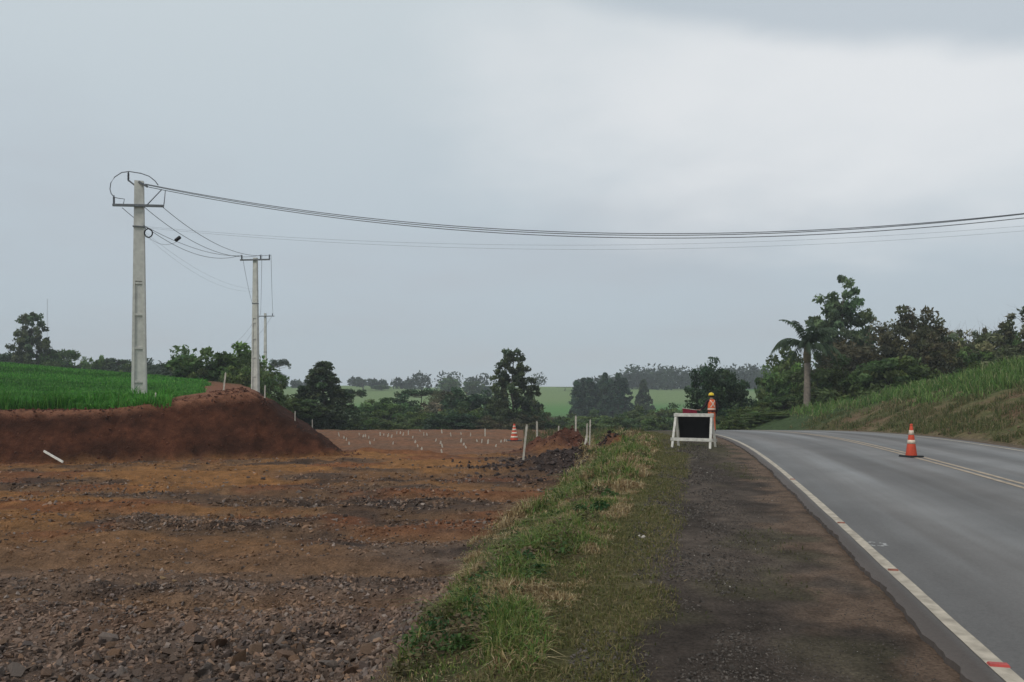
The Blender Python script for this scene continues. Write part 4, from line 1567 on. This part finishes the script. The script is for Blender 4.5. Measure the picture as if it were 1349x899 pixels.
# ------------------------------------------------------------------ power poles
def double_t(root, hgt, wb, wt, depth_b, depth_t, z_solid, rungs):
    """double-T concrete pole: web with two flanges below, solid head above"""
    def wat(z):
        return wb + (wt - wb) * z / hgt

    def dat(z):
        return depth_b + (depth_t - depth_b) * z / hgt

    def prism(mb, x0a, x1a, x0b, x1b, ya, yb, za, zb):
        P = [(x0a, -ya, za), (x1a, -ya, za), (x1a, ya, za), (x0a, ya, za), (x0b, -yb, zb), (x1b, -yb, zb), (x1b, yb, zb), (x0b, yb, zb)]
        mb.add(P, [(3, 2, 1, 0), (4, 5, 6, 7), (0, 1, 5, 4), (1, 2, 6, 5), (2, 3, 7, 6), (3, 0, 4, 7)])

    mb = MB()
    prism(mb, -wat(z_solid) / 2, wat(z_solid) / 2, -wt / 2, wt / 2, dat(z_solid) / 2, depth_t / 2, z_solid, hgt)
    mb.build('pole_head', M_CONC, root)
    fw = 0.2
    for s in (-1, 1):
        mb = MB()
        a0, a1 = -wb / 2, -wb / 2 + wb * fw
        b0, b1 = -wat(z_solid) / 2, -wat(z_solid) / 2 + wat(z_solid) * fw
        if s > 0:
            a0, a1, b0, b1 = -a1, -a0, -b1, -b0
        prism(mb, a0, a1, b0, b1, dat(-0.5) / 2, dat(z_solid) / 2, -0.5, z_solid)
        mb.build('flange', M_CONC, root)
    mb = MB()
    prism(mb, -wb / 2 + wb * fw, wb / 2 - wb * fw, -wat(z_solid) / 2 + wat(z_solid) * fw, wat(z_solid) / 2 - wat(z_solid) * fw, dat(0) * 0.34, dat(z_solid) * 0.34, -0.5, z_solid)
    mb.build('web', M_CONC, root)
    for z in rungs:
        mb = MB()
        ww = wat(z) * (1 - 2 * fw)
        mb.box((0, 0, z), (ww, dat(z) * 0.94, 0.10))
        mb.build('rung', M_CONC, root)


def insulator(root, p, hgt, r=0.045):
    prof = [(0.02, 0)]
    n = 5
    for i in range(n):
        z = hgt * (0.12 + 0.78 * i / n)
        prof += [(r * 0.6, z), (r, z + hgt * 0.03), (r * 0.6, z + hgt * 0.08)]
    prof += [(0.025, hgt)]
    return MB().lathe(prof, p, 10).build('insulator', M_PORC, root, True)


def sag_wire(name, a, b, sag, r, mat, label, cat='power line', group=None, n=40):
    a, b = Vector(a), Vector(b)
    pts = []
    for i in range(n + 1):
        t = i / n
        p = a.lerp(b, t)
        p.z -= 4 * sag * t * (1 - t)
        pts.append(p)
    o = MB().tube(pts, r, 6).build(name, mat, None, True)
    tag(o, label, cat, group)
    return o


# first pole, 36.6 m away
D1 = 36.6
P1x = gx(183.5, D1)
z1 = H(P1x, D1)
top1 = EYE + (HY - 239) / F * D1
h1 = top1 - z1
p1 = empty('power_pole', (P1x, D1, z1), R(17))
tag(p1, 'large tapered concrete power pole standing in the green crop', 'power pole', 'poles of the power line')
zz1 = lambda py: EYE + (HY - py) / F * D1 - z1
double_t(p1, h1, 0.66, 0.39, 0.42, 0.28, zz1(371), [zz1(372) - 0.06, zz1(415), zz1(459), zz1(503)])
sc1 = D1 / F
mb = MB()
mb.bar((-1.12, -0.23, zz1(274)), (1.12, -0.23, zz1(271)), 0.11, 0.11)
arm1 = mb.build('crossarm', M_STEEL, p1)
MB().box((0, 0, zz1(299.5)), (0.52, 0.44, 0.05)).build('clamp_band', M_STEEL, p1)
brk1 = MB().bar((-0.2, -0.1, zz1(245)), (-0.46, -0.1, zz1(239.5)), 0.07, 0.07).build('top_bracket', M_STEEL, p1)
MB().bar((0.0, -0.2, zz1(241)), (0.40, -0.2, zz1(247)), 0.09, 0.09).build('dead_end_clamp', M_STEEL, p1)
insulator(brk1, (-0.46, -0.1, zz1(241)), 0.46, 0.06)
insulator(arm1, (-1.06, -0.23, zz1(273)), 0.42, 0.06)


def l1(px, py, dy=-0.15):
    return Vector(((px - 183.5) * sc1, dy, zz1(py)))


jp = [l1(*q) for q in ((207, 243.5), (203, 238), (196, 232.5), (186, 229.5), (172, 228.3), (163, 230.5), (155, 237), (150.5, 245), (149.5, 253), (151, 259), (154.5, 263))]
MB().tube(jp, 0.022, 6).build('jumper_wire', M_WIRE, p1, True)
MB().tube([l1(155, 263.5), l1(160, 264.3), l1(166.5, 264.7), l1(165.5, 271)], 0.018, 6).build('jumper_wire', M_WIRE, p1, True)
MB().tube([l1(211, 249), l1(193, 271)], 0.024, 6).build('jumper_wire', M_WIRE, p1, True)
MB().tube([l1(215.5, 250), l1(214.5, 262), l1(213.5, 271)], 0.022, 6).build('jumper_wire', M_WIRE, p1, True)
# cable coil and splice case hang on the lower cable
ring = [l1(199.5 + 5.2 * math.cos(a), 309 + 5.6 * math.sin(a), -0.3) for a in np.linspace(0, 2 * math.pi, 25)]
o = MB().tube([Vector((q.x + P1x, q.y + D1, q.z + z1)) for q in ring], 0.032, 6).build('cable_coil', M_BLACK, None, True)
tag(o, 'ring of spare black cable hanging beside the large pole', 'cable coil')
a_, b_ = l1(232.5, 318.5), l1(239.5, 313)
o = MB().tube([a_ + Vector((P1x, D1, z1)), a_.lerp(b_, 0.1) + Vector((P1x, D1, z1)), a_.lerp(b_, 0.9) + Vector((P1x, D1, z1)), b_ + Vector((P1x, D1, z1))], [0.05, 0.085, 0.085, 0.05], 10).build('splice_case', M_BLACK, None, True)
tag(o, 'short black splice case hung on the lower cable', 'splice case')


# smaller poles
def small_pole(px, D, top, base_z, arm_py, arm, ins, label, wb=0.42, wt=0.24):
    x = gx(px, D)
    h = EYE + (HY - top) / F * D - base_z
    r = empty('power_pole', (x, D, base_z), R(-6))
    zc_ = lambda py: EYE + (HY - py) / F * D - base_z
    double_t(r, h, wb, wt, wb * 0.8, wt * 0.8, h * 0.55, [h * 0.52, h * 0.40, h * 0.26, h * 0.12])
    s = D / F
    arm_o = MB().bar(((arm[0] - px) * s, -0.17, zc_(arm_py)), ((arm[1] - px) * s, -0.17, zc_(arm_py)), 0.10, 0.10).build('crossarm', M_STEEL, r)
    for i in ins:
        insulator(arm_o, ((i - px) * s, -0.17, zc_(arm_py)), 0.36, 0.06)
    MB().box((0, 0, zc_(top) * 0.66), (wt * 1.35, wt * 1.2, 0.06)).build('clamp_band', M_STEEL, r)
    tag(r, label, 'power pole', 'poles of the power line')
    return r


D2, D3, D4 = 55.0, 93.0, 118.0
x2_ = gx(336.5, D2)
small_pole(336.5, D2, 340, H(x2_, D2) - 0.1, 343, (317, 357.5), (319, 345, 357), 'second concrete power pole rising behind the red bank', 0.50, 0.28)
x3_ = gx(349.5, D3)
small_pole(349.5, D3, 413, H(x3_, D3), 417, (339, 362.5), (341, 360), 'third thin power pole behind the thicket shrubs', 0.42, 0.24)
x4_ = gx(316, D4)
small_pole(316, D4, 452, H(x4_, D4), 456, (305, 327), (306, 320, 326), 'small distant power pole poking out of the thicket', 0.45, 0.26)

# conductors over the road
for i, (dz, dy, s_) in enumerate(((0.0, 0.0, 2.11), (-0.10, 0.5, 2.14), (-0.05, -0.5, 2.20))):
    a = Vector((P1x + 0.35, D1 - 0.2, top1 - 0.10 + dz * 0.5))
    a2 = Vector((-17.5, 36.6 + dy * 0.3, 11.7))
    b = Vector((28.0, 30.0 + dy, 9.71 + dz))
    sag_wire('power_line', (P1x + 0.38, D1 - 0.2 + dy * 0.2, 11.60 + dz), b, s_, 0.017, M_WIRE, 'heavy conductor sagging across the road from the large pole', group='conductors over the road')
for i in range(2):
    sag_wire('telephone_cable', (P1x + 0.2, D1 - 0.1, zz1(299 + 1.5 * i) + z1), (30.0, 31.2 + 0.4 * i, 9.31 - 0.12 * i), 1.26 + 0.08 * i, 0.0045, M_WIRET, 'faint thin cable crossing below the heavy conductors', 'cable', 'thin cables over the road')


def pj(px, py, D):
    return at(px, py, D)


arm2 = EYE + (HY - 336) / F * D2
for i, (pa, ya, pb) in enumerate(((161, 274, 319), (190, 273, 345), (212.5, 271.5, 357))):
    sag_wire('power_line', pj(pa, ya, D1 - 0.2), pj(pb, 336, D2 - 0.17), 1.05 - 0.12 * i, 0.015, M_WIRE, 'conductor running from the large pole to the second pole', group='conductors between first and second pole')
sag_wire('telephone_cable', pj(189, 297, D1 - 0.2), pj(317, 337, D2), 0.42, 0.014, M_WIRE, 'dark lower cable carrying the splice case', 'cable')
sag_wire('telephone_cable', pj(189, 306, D1 - 0.2), pj(234, 318, D1 + 0.2), 0.35, 0.008, M_WIRE, 'slack loop of cable between coil and splice case', 'cable')
for i in range(2):
    sag_wire('telephone_cable', pj(190, 305 + 4 * i, D1 - 0.2), pj(334, 381 + 3 * i, D2), 0.6 + 0.15 * i, 0.004, M_WIRET, 'hair thin cable drooping toward the second pole', 'cable', 'thin cables to the second pole')
for i, (pa, pb) in enumerate(((319, 341), (345, 343), (357, 360))):
    sag_wire('power_line', pj(pa, 336, D2 - 0.1), pj(pb, 414, D3), 1.2, 0.014, M_WIRE, 'conductor dropping from the second pole to the third', group='conductors between second and third pole')
for i, (pa, pb) in enumerate(((341, 306), (343, 320), (360, 326))):
    sag_wire('power_line', pj(pa, 414, D3), pj(pb, 454, D4), 0.5, 0.013, M_WIRE, 'conductor from the third pole to the distant pole', group='conductors between third and distant pole')

# far mast
mb = MB()
Dm = 420
xm = gx(62.5, Dm)
zm = H(xm, Dm)
hm = EYE + (HY - 394) / F * Dm - zm
root = empty('radio_mast', (xm, Dm, zm))
tag(root, 'hair thin radio mast far beyond the tiered tree', 'mast')
mat_m = plain('mast_paint', (0.42, 0.42, 0.43), 0.6, 0.2, 0.3)
for k in range(3):
    a = k * 2.094
    MB().tube([(0.3 * math.cos(a), 0.3 * math.sin(a), -1), (0.2 * math.cos(a), 0.2 * math.sin(a), hm)], 0.04, 5).build('mast_leg', mat_m, root)
br = MB()
for j in range(40):
    za, zb_ = hm * j / 40, hm * (j + 1) / 40
    a = (j % 3) * 2.094
    br.tube([(0.27 * math.cos(a), 0.27 * math.sin(a), za), (0.27 * math.cos(a + 2.094), 0.27 * math.sin(a + 2.094), zb_)], 0.025, 4)
o = br.build('lattice', mat_m, root)
o['kind'] = 'stuff'

# ------------------------------------------------------------------ trestle sign
Ds = 21.6
xs_ = gx(914, Ds)
zs = H(xs_, Ds) - 0.01
ts = empty('sign_trestle', (xs_, Ds, zs), R(-25))
tag(ts, 'white wooden folding trestle with a black panel beside the shoulder', 'sign')
hw, hs_, sp = 0.50, 0.97, 0.42
for s in (-1, 1):
    for f in (-1, 1):
        MB().bar((s * hw, f * 0.025, hs_), (s * (hw + 0.03), f * sp, -0.02), 0.062, 0.036, up=(0, 1, 0)).build('leg', M_WOODW, ts)


def leg_y(z):
    return 0.025 + (sp - 0.025) * (1 - z / hs_)


for f in (-1, 1):
    MB().box((0, f * (leg_y(hs_ - 0.05) + 0.036), hs_ - 0.045), (2 * hw + 0.10, 0.03, 0.09 + 0.004 * f)).build('top_rail', M_WOODW, ts)
    zb_ = 0.25 if f < 0 else 0.20
    MB().box((0, f * (leg_y(zb_) + 0.038), zb_), (2 * hw + 0.16, 0.028, 0.085)).build('bottom_rail', M_WOODW, ts)
ang = math.atan2(sp - 0.025, hs_)
zc2 = 0.58
MB().box((0, leg_y(zc2), zc2), (2 * hw - 0.075, 0.02, 0.70), rot=Matrix.Rotation(ang, 3, 'X')).build('panel', M_BOARD, ts)


# ------------------------------------------------------------------ cones
def cone(loc, h, rb, bands, label, tilt=0.0, mat=M_CONE):
    r = empty('traffic_cone', loc)
    r.rotation_euler = (0, tilt, 0.3)
    tag(r, label, 'traffic cone')
    rt = rb * 0.22

    def rad(z):
        return rb + (rt - rb) * (z / h)
    mb = MB()
    mb.lathe([(rad(0.03), 0.03), (rad(0.03), 0.045), (rad(h * 0.5), h * 0.5), (rad(h * 0.97), h * 0.97), (rad(h) * 0.6, h)], n=24)
    body_o = mb.build('cone_body', mat, r, True)
    MB().box((0, 0, 0.018), (rb * 3.0, rb * 3.0, 0.036), top=(0.94, 0.94)).build('base', M_BLACK, r)
    for z0, z1_ in bands:
        MB().lathe([(rad(z0 * h) + 0.003, z0 * h), (rad((z0 + z1_) / 2 * h) + 0.004, (z0 + z1_) / 2 * h), (rad(z1_ * h) + 0.003, z1_ * h)], n=24).build('reflective_band', M_BAND, body_o, True)
    MB().lathe([(rad(h) * 1.15, h * 0.985), (rad(h) * 1.25, h * 1.0), (rad(h) * 0.9, h * 1.03)], n=16).build('cone_tip', mat, r, True)


Dc = 17.55
xc = gx(1200.5, Dc)
cone((xc, Dc, road_z(xc, Dc) + 0.005), 0.74, 0.125, ((0.41, 0.53), (0.69, 0.83)), 'orange cone with pale bands standing on the centre line')
Dk = 30.5
xk = gx(677.5, Dk)
cone((xk, Dk, EYE + (HY - 581) / F * Dk), 0.66, 0.17, ((0.18, 0.30), (0.42, 0.54), (0.64, 0.74), (0.84, 0.92)), 'red and white striped cone behind the red spoil heaps')

# ------------------------------------------------------------------ stakes
def stake(px, base, top, D, label, w_=0.045, lean_px=0.0, group=None, fixed=False, name='marker_stake', mat=M_STAKE):
    x = gx(px, D)
    zb = H(x, D) if not fixed else EYE + (HY - base) / F * D
    h = (base - top) / F * D
    mb = MB()
    t = Vector((lean_px / F * D, 0.02, h))
    mb.bar((0, 0, -0.12), t, w_, w_ * 0.55)
    mb.bar(t, t * 1.0 + t.normalized() * w_ * 0.6, w_ * 0.55, w_ * 0.3)
    o = mb.build(name, mat)
    o.location = (x, D, zb)
    o.rotation_euler = (0, 0, random.uniform(-0.5, 0.5))
    if lean_px:
        o.rotation_euler = (0, 0, 0)
    tag(o, label, 'stake', group)
    return o


stake(204.5, 545, 533, 26.3, 'short pale stake at the crop corner on top of the bank')
stake(294, 530, 507, 29.3, 'leaning pale stake on the earth track above the bank', 0.055, 3)
stake(348.5, 534, 512, 29.5, 'upright pale stake on the red bank below the second pole', 0.05, 0.5)
stake(388.5, 582, 569, 27.6, 'short stake half way down the end of the bank', 0.03)
stake(411.5, 569, 553, 36, 'stake on the low red ridge before the dark conifer', 0.04)
stake(688.5, 608, 561, 24.0, 'tall leaning white stake in front of the spoil heaps', 0.065, 5.5)


def heap_stake(px, top, label, w_, lean=0.0, d0=27.0, d1=31.5):
    """stands on the skyline of the heaps as they rise along that line of ground"""
    dd = np.linspace(d0, d1, 120)
    zz_ = height(gx(px, dd), dd)
    k_ = int(np.argmax((zz_ - EYE) / dd))
    base_px = HY - (zz_[k_] - EYE) / dd[k_] * F
    stake(px, base_px, top, float(dd[k_]), label, w_, lean)


heap_stake(707.5, 556, 'white stake on the first spoil heap', 0.06)
heap_stake(736, 562, 'white stake between the two spoil heaps', 0.05)
heap_stake(758.5, 549, 'white stake behind the taller spoil heap', 0.06)
heap_stake(773, 559, 'shorter white stake of the pair beside the black soil heap', 0.055, 0.5)
heap_stake(776.5, 554, 'taller white stake of the pair beside the black soil heap', 0.055, 1.2)
# bent slat leaning on the heap
pts = [at(773, 574, 27.4), at(771.5, 582, 27.3), at(769, 589, 27.2), at(765, 595, 27.1), at(763, 597, 27.05)]
mb = MB()
for a, b in zip(pts[:-1], pts[1:]):
    mb.bar(a, b, 0.07, 0.03)
tag(mb.build('wooden_slat', M_STAKE), 'bent pale slat leaning on the spoil heap', 'slat')
# plank on the bank face
a, b = at(58, 594.5, 23.2), at(83, 608.5, 22.6)
a.z = H(a.x, a.y) + 0.06
b.z = H(b.x, b.y) + 0.05
a = at(58, 594.5, 23.05)
b = at(83, 609, 22.55)
tag(MB().bar(a, b, 0.06, 0.03).build('white_plank', M_WOODW), 'white plank lying on the foot of the red bank', 'plank')

# field of small white stakes
pxs = [(447.5, 574), (453, 577), (456, 580), (460, 585), (474, 573), (478, 575), (481.5, 575), (486, 577), (488, 584), (501, 573), (505, 573), (510, 575), (517, 585), (522.5, 571), (527, 571), (530, 573),
       (543, 577), (554.5, 568), (558.5, 573), (563, 573), (547, 583), (551, 588), (555, 592), (573, 581), (579.5, 584), (583.5, 589), (582.5, 570), (594.5, 574), (608, 572), (619.5, 574), (606.5, 582), (610, 586),
       (615, 590), (629, 581), (634, 583), (642, 584), (652.5, 588), (659, 582), (664, 581), (668, 581), (583, 597), (538, 572), (492, 580), (515, 576)]
smp = np.linspace(28.5, 52, 300)
for px, pyb in pxs:
    x = gx(px, smp)
    sl = HY - (height(x, smp) - EYE) / smp * F
    j = int(np.argmin(np.abs(sl - (pyb + 1))))
    D = float(smp[j])
    o = stake(px, pyb + 1, pyb - 2.4 + random.uniform(-2.0, 1.6), D, 'short white stake planted in the bare brown ground', random.uniform(0.04, 0.085), random.uniform(-1.8, 1.8), 'stakes dotting the bare ground')
stake(776 - 137, 577, 567, 44, 'thin grey post behind the staked ground', 0.07)
# pale fence posts in the hollow
for px, b, t, D in ((778, 552, 538, 100), (821.5, 552, 540, 104)):
    stake(px, b, t, D, 'pale concrete post in the hazy hollow below the conifers', 0.16, 0, 'posts in the hollow', name='fence_post', mat=M_CONC)

# ------------------------------------------------------------------ road worker
Dw = 31.2
xw = gx(937.5, Dw)
zw = H(xw, Dw)
if float(xw - XL(Dw)) > -0.25:
    zw = road_z(xw, Dw)
M_SKIN = plain('skin', (0.30, 0.16, 0.11), 0.6, 0.1, 10)
M_SHIRT = plain('dark_shirt', (0.03, 0.014, 0.018), 0.85, 0.2, 12)
M_TROUS = plain('orange_trousers', (0.62, 0.13, 0.05), 0.85, 0.2, 10)
M_VEST = plain('orange_vest', (0.80, 0.16, 0.06), 0.75, 0.15, 10)
M_TAPE = plain('reflective_tape', (0.75, 0.66, 0.55), 0.4, 0.1, 10)
M_HELM = plain('yellow_helmet', (0.78, 0.56, 0.03), 0.35, 0.08, 10)
M_BOOT = plain('boot_leather', (0.02, 0.017, 0.015), 0.6, 0.2, 10)
M_FLAG = plain('dark_red_cloth', (0.20, 0.012, 0.03), 0.85, 0.2, 6)


def skin_body(name, verts, edges, radii, root_i, parent, mats, pick_mat, sub=2):
    me = bpy.data.meshes.new(name + '_cage')
    me.from_pydata(verts, edges, [])
    o = bpy.data.objects.new(name, me)
    COL.objects.link(o)
    sk = o.modifiers.new('skin', 'SKIN')
    sk.use_smooth_shade = True
    sb = o.modifiers.new('sub', 'SUBSURF')
    sb.levels = sub
    sb.render_levels = sub
    for i, r in enumerate(radii):
        d = me.skin_vertices[0].data[i]
        d.radius = r if isinstance(r, tuple) else (r, r)
        d.use_root = (i == root_i)
    dg = bpy.context.evaluated_depsgraph_get()
    m2 = bpy.data.meshes.new_from_object(o.evaluated_get(dg))
    m2.name = name
    o.modifiers.clear()
    o.data = m2
    m2.materials.clear()
    for q in mats:
        m2.materials.append(q)
    for p in m2.polygons:
        p.material_index = pick_mat(p.center)
        p.use_smooth = True
    o.parent = parent
    return o


wk = empty('person', (xw, Dw, zw), R(8))
wk.scale = (0.96, 0.96, 0.955)
tag(wk, 'road worker in yellow helmet and orange vest holding a red flag', 'person')
hh = 1.66
V = [(0, 0, 0.90), (0, 0.0, 1.02), (0, 0.01, 1.20), (0, 0.01, 1.36), (0, 0.02, 1.44),             # 0-4 pelvis..neck base
     (0, 0.035, 1.50), (0, 0.05, 1.56), (0, 0.045, 1.64),                                      # 5 neck, 6 head, 7 crown
     (-0.19, 0.0, 1.375), (-0.30, 0.02, 1.12), (-0.39, 0.18, 0.99), (-0.43, 0.27, 0.985),          # left arm forward-out
     (0.19, 0.0, 1.375), (0.27, -0.02, 1.10), (0.235, 0.06, 0.86), (0.215, 0.08, 0.78),          # right arm hanging
     (-0.09, 0, 0.84), (-0.10, 0.02, 0.47), (-0.105, -0.02, 0.09), (-0.11, 0.12, 0.045),
     (0.09, 0, 0.84), (0.115, 0.01, 0.47), (0.13, -0.03, 0.09), (0.15, 0.11, 0.045)]
E = [(0, 1), (1, 2), (2, 3), (3, 4), (4, 5), (5, 6), (6, 7), (3, 8), (8, 9), (9, 10), (10, 11), (3, 12), (12, 13), (13, 14), (14, 15),
     (0, 16), (16, 17), (17, 18), (18, 19), (0, 20), (20, 21), (21, 22), (22, 23)]
rad_ = [(0.155, 0.11), (0.14, 0.10), (0.15, 0.11), (0.15, 0.10), (0.07, 0.07), 0.055, (0.078, 0.092), (0.065, 0.075),
        0.062, 0.048, 0.036, 0.034, 0.062, 0.048, 0.036, 0.03, 0.088, 0.062, 0.045, 0.04, 0.088, 0.062, 0.045, 0.04]


def wmat(c):
    if c.z > 1.46:
        return 0
    if c.z < 0.115:
        return 3
    if (Vector((-0.43, 0.27, 0.985)) - c).length < 0.085 or (c.x > 0.13 and c.z < 0.86 and c.z > 0.72 and c.y > 0.05):
        return 0
    if c.z < 0.90 and abs(c.x) < 0.2:
        return 2
    return 1


body = skin_body('body', V, E, rad_, 0, wk, [M_SKIN, M_SHIRT, M_TROUS, M_BOOT], wmat)
body['label'] = 'body with dark sleeves and orange trousers'


# hands with fingers
def hand(root_p, dirv, palm_n, side, parent):
    d = Vector(dirv).normalized()
    n_ = Vector(palm_n).normalized()
    s = d.cross(n_).normalized()
    rp = Vector(root_p)
    vs, es, rs_ = [tuple(rp), tuple(rp + d * 0.05)], [(0, 1)], [(0.03, 0.018), (0.034, 0.018)]
    for i, (off, ln) in enumerate(((-0.03, 0.062), (-0.01, 0.075), (0.01, 0.07), (0.03, 0.055))):
        k0 = len(vs)
        p0 = rp + d * 0.085 + s * off
        p1_ = p0 + d * ln * 0.45 + n_ * ln * 0.25
        p2_ = p1_ + d * ln * 0.1 + n_ * ln * 0.5
        vs += [tuple(p0), tuple(p1_), tuple(p2_)]
        es += [(1, k0), (k0, k0 + 1), (k0 + 1, k0 + 2)]
        rs_ += [0.0095, 0.0085, 0.0075]
    k0 = len(vs)
    t0_ = rp + d * 0.03 + s * side * 0.04
    vs += [tuple(t0_), tuple(t0_ + d * 0.035 + s * side * 0.02 + n_ * 0.015), tuple(t0_ + d * 0.055 + s * side * 0.01 + n_ * 0.035)]
    es += [(0, k0), (k0, k0 + 1), (k0 + 1, k0 + 2)]
    rs_ += [0.012, 0.0105, 0.009]
    return skin_body('hand', vs, es, rs_, 0, parent, [M_SKIN], lambda c: 0, 1)


hand((-0.44, 0.285, 0.985), (-0.75, 0.4, 0.0), (0.2, 0.3, -1), -1, wk)
hand((0.205, 0.085, 0.765), (0, 0.15, -1), (-1, 0.2, 0), 1, wk)
# vest: shell round the torso
mb = MB()
ring_n = 20
prof = [(0.98, 0.175, 0.145), (1.05, 0.165, 0.14), (1.18, 0.165, 0.145), (1.30, 0.17, 0.14), (1.38, 0.155, 0.125), (1.435, 0.11, 0.10)]
vv, ff = [], []
for z, rx, ry in prof:
    for k in range(ring_n):
        a = 2 * math.pi * k / ring_n
        vv.append((rx * math.cos(a), 0.005 + ry * math.sin(a), z))
for i in range(len(prof) - 1):
    for k in range(ring_n):
        k2 = (k + 1) % ring_n
        ff.append((i * ring_n + k, i * ring_n + k2, (i + 1) * ring_n + k2, (i + 1) * ring_n + k))
mb.add(vv, ff)
vest_o = mb.build('vest', M_VEST, wk, True)


def vest_r(z):
    zs_ = [q[0] for q in prof]
    return np.interp(z, zs_, [q[1] for q in prof]) + 0.004, np.interp(z, zs_, [q[2] for q in prof]) + 0.004


for z0 in (1.03,):
    mb = MB()
    vv, ff = [], []
    for z in (z0 - 0.025, z0 + 0.025):
        rx, ry = vest_r(z)
        for k in range(24):
            a = 2 * math.pi * k / 24
            vv.append((rx * math.cos(a), 0.005 + ry * math.sin(a), z))
    for k in range(24):
        k2 = (k + 1) % 24
        ff.append((k, k2, 24 + k2, 24 + k))
    mb.add(vv, ff)
    mb.build('reflective_strip', M_TAPE, vest_o)
for s in (-1, 1):
    vv, ff = [], []
    for i in range(9):
        z = 1.10 + 0.30 * i / 8
        xx = s * (-0.10 + 0.20 * i / 8)
        for dx in (-0.02, 0.02):
            rx, ry = vest_r(z)
            q = max(0, 1 - ((xx + dx) / rx) ** 2)
            vv.append((xx + dx, 0.005 - (ry + 0.002 * (s + 2)) * math.sqrt(q), z))
    for i in range(8):
        ff.append((2 * i, 2 * i + 1, 2 * i + 3, 2 * i + 2))
    mb = MB()
    mb.add(vv, ff)
    mb.build('reflective_strip', M_TAPE, vest_o)
mb = MB()
mb.lathe([(0.118, 0.0), (0.120, 0.015), (0.116, 0.05), (0.095, 0.095), (0.055, 0.12), (0.01, 0.127)], (0, 0.045, 1.605), 20)
mb.box((0, 0.155, 1.612), (0.17, 0.09, 0.012), top=(0.9, 0.8))
mb.tube([(0, -0.06, 1.66), (0, -0.02, 1.712), (0, 0.05, 1.735), (0, 0.11, 1.712), (0, 0.15, 1.66)], 0.012, 6)
mb.build('helmet', M_HELM, wk, True)
MB().lathe([(0.08, 0.0), (0.095, 0.03), (0.098, 0.075)], (0, 0.03, 1.53), 14).build('hair', plain('black_hair', (0.012, 0.01, 0.009), 0.7, 0.2, 20), wk, True)
mb = MB()
mb.tube([(0, 0.135, 1.575), (0, 0.158, 1.545), (0, 0.14, 1.535)], [0.008, 0.014, 0.01], 6)
mb.build('nose', M_SKIN, wk, True)
for s in (-1, 1):
    MB().lathe([(0.002, -0.006), (0.010, -0.003), (0.010, 0.003), (0.002, 0.006)], (s * 0.032, 0.132, 1.585), 8).build('eye', M_BOOT, wk, True)
    MB().tube([(s * 0.086, 0.04, 1.59), (s * 0.096, 0.035, 1.57), (s * 0.086, 0.045, 1.545)], [0.01, 0.014, 0.008], 6).build('ear', M_SKIN, wk, True)
MB().tube([(-0.025, 0.136, 1.517), (0, 0.142, 1.515), (0.025, 0.136, 1.517)], 0.006, 6).build('mouth', plain('lips', (0.25, 0.09, 0.07), 0.6, 0.1, 10), wk, True)

# flag on its stick
base_w = Vector((xw, Dw, zw))
rot_w = Matrix.Rotation(R(8), 3, 'Z')
hp = base_w + rot_w @ Vector((-0.475 * 0.96, 0.32 * 0.96, 0.965 * 0.955))
tip = hp + Vector((-0.66, 0.02, 0.09))
fl = empty('flag', hp)
tag(fl, 'dark red warning flag held out by the worker', 'flag')
MB().tube([Vector((0.14, 0, -0.02)), tip - hp], 0.014, 8).build('stick', M_STAKE, fl, True)
vv, ff = [], []
nu, nv = 16, 10
dvec = (tip - hp)
for j in range(nv + 1):
    for i in range(nu + 1):
        t = 0.10 + 0.90 * i / nu
        q = dvec * t
        drop = 0.58 * j / nv
        vv.append((q.x + 0.03 * math.sin(j * 0.6), q.y + 0.035 * math.sin(i * 1.1 + j * 0.25) * (j / nv), q.z - drop + 0.012))
for j in range(nv):
    for i in range(nu):
        a = j * (nu + 1) + i
        ff.append((a, a + 1, a + nu + 2, a + nu + 1))
mb = MB()
mb.add(vv, ff)
o = mb.build('cloth', M_FLAG, fl, True)
sd_ = o.modifiers.new('thick', 'SOLIDIFY')
sd_.thickness = 0.004

# ------------------------------------------------------------------ haze
hz = MB().box((0, 290, 20), (1320, 730, 62))
m = bpy.data.materials.new('pale_air')
m.use_nodes = True
t = m.node_tree
t.nodes.remove(t.nodes['Principled BSDF'])
pv = t.nodes.new('ShaderNodeVolumePrincipled')
pv.inputs['Color'].default_value = (0.90, 0.95, 1.0, 1)
pv.inputs['Density'].default_value = 0.0007
t.links.new(pv.outputs[0], t.nodes['Material Output'].inputs['Volume'])
tag(hz.build('haze', m), 'thin bluish haze over the valley', 'haze', kind='stuff')
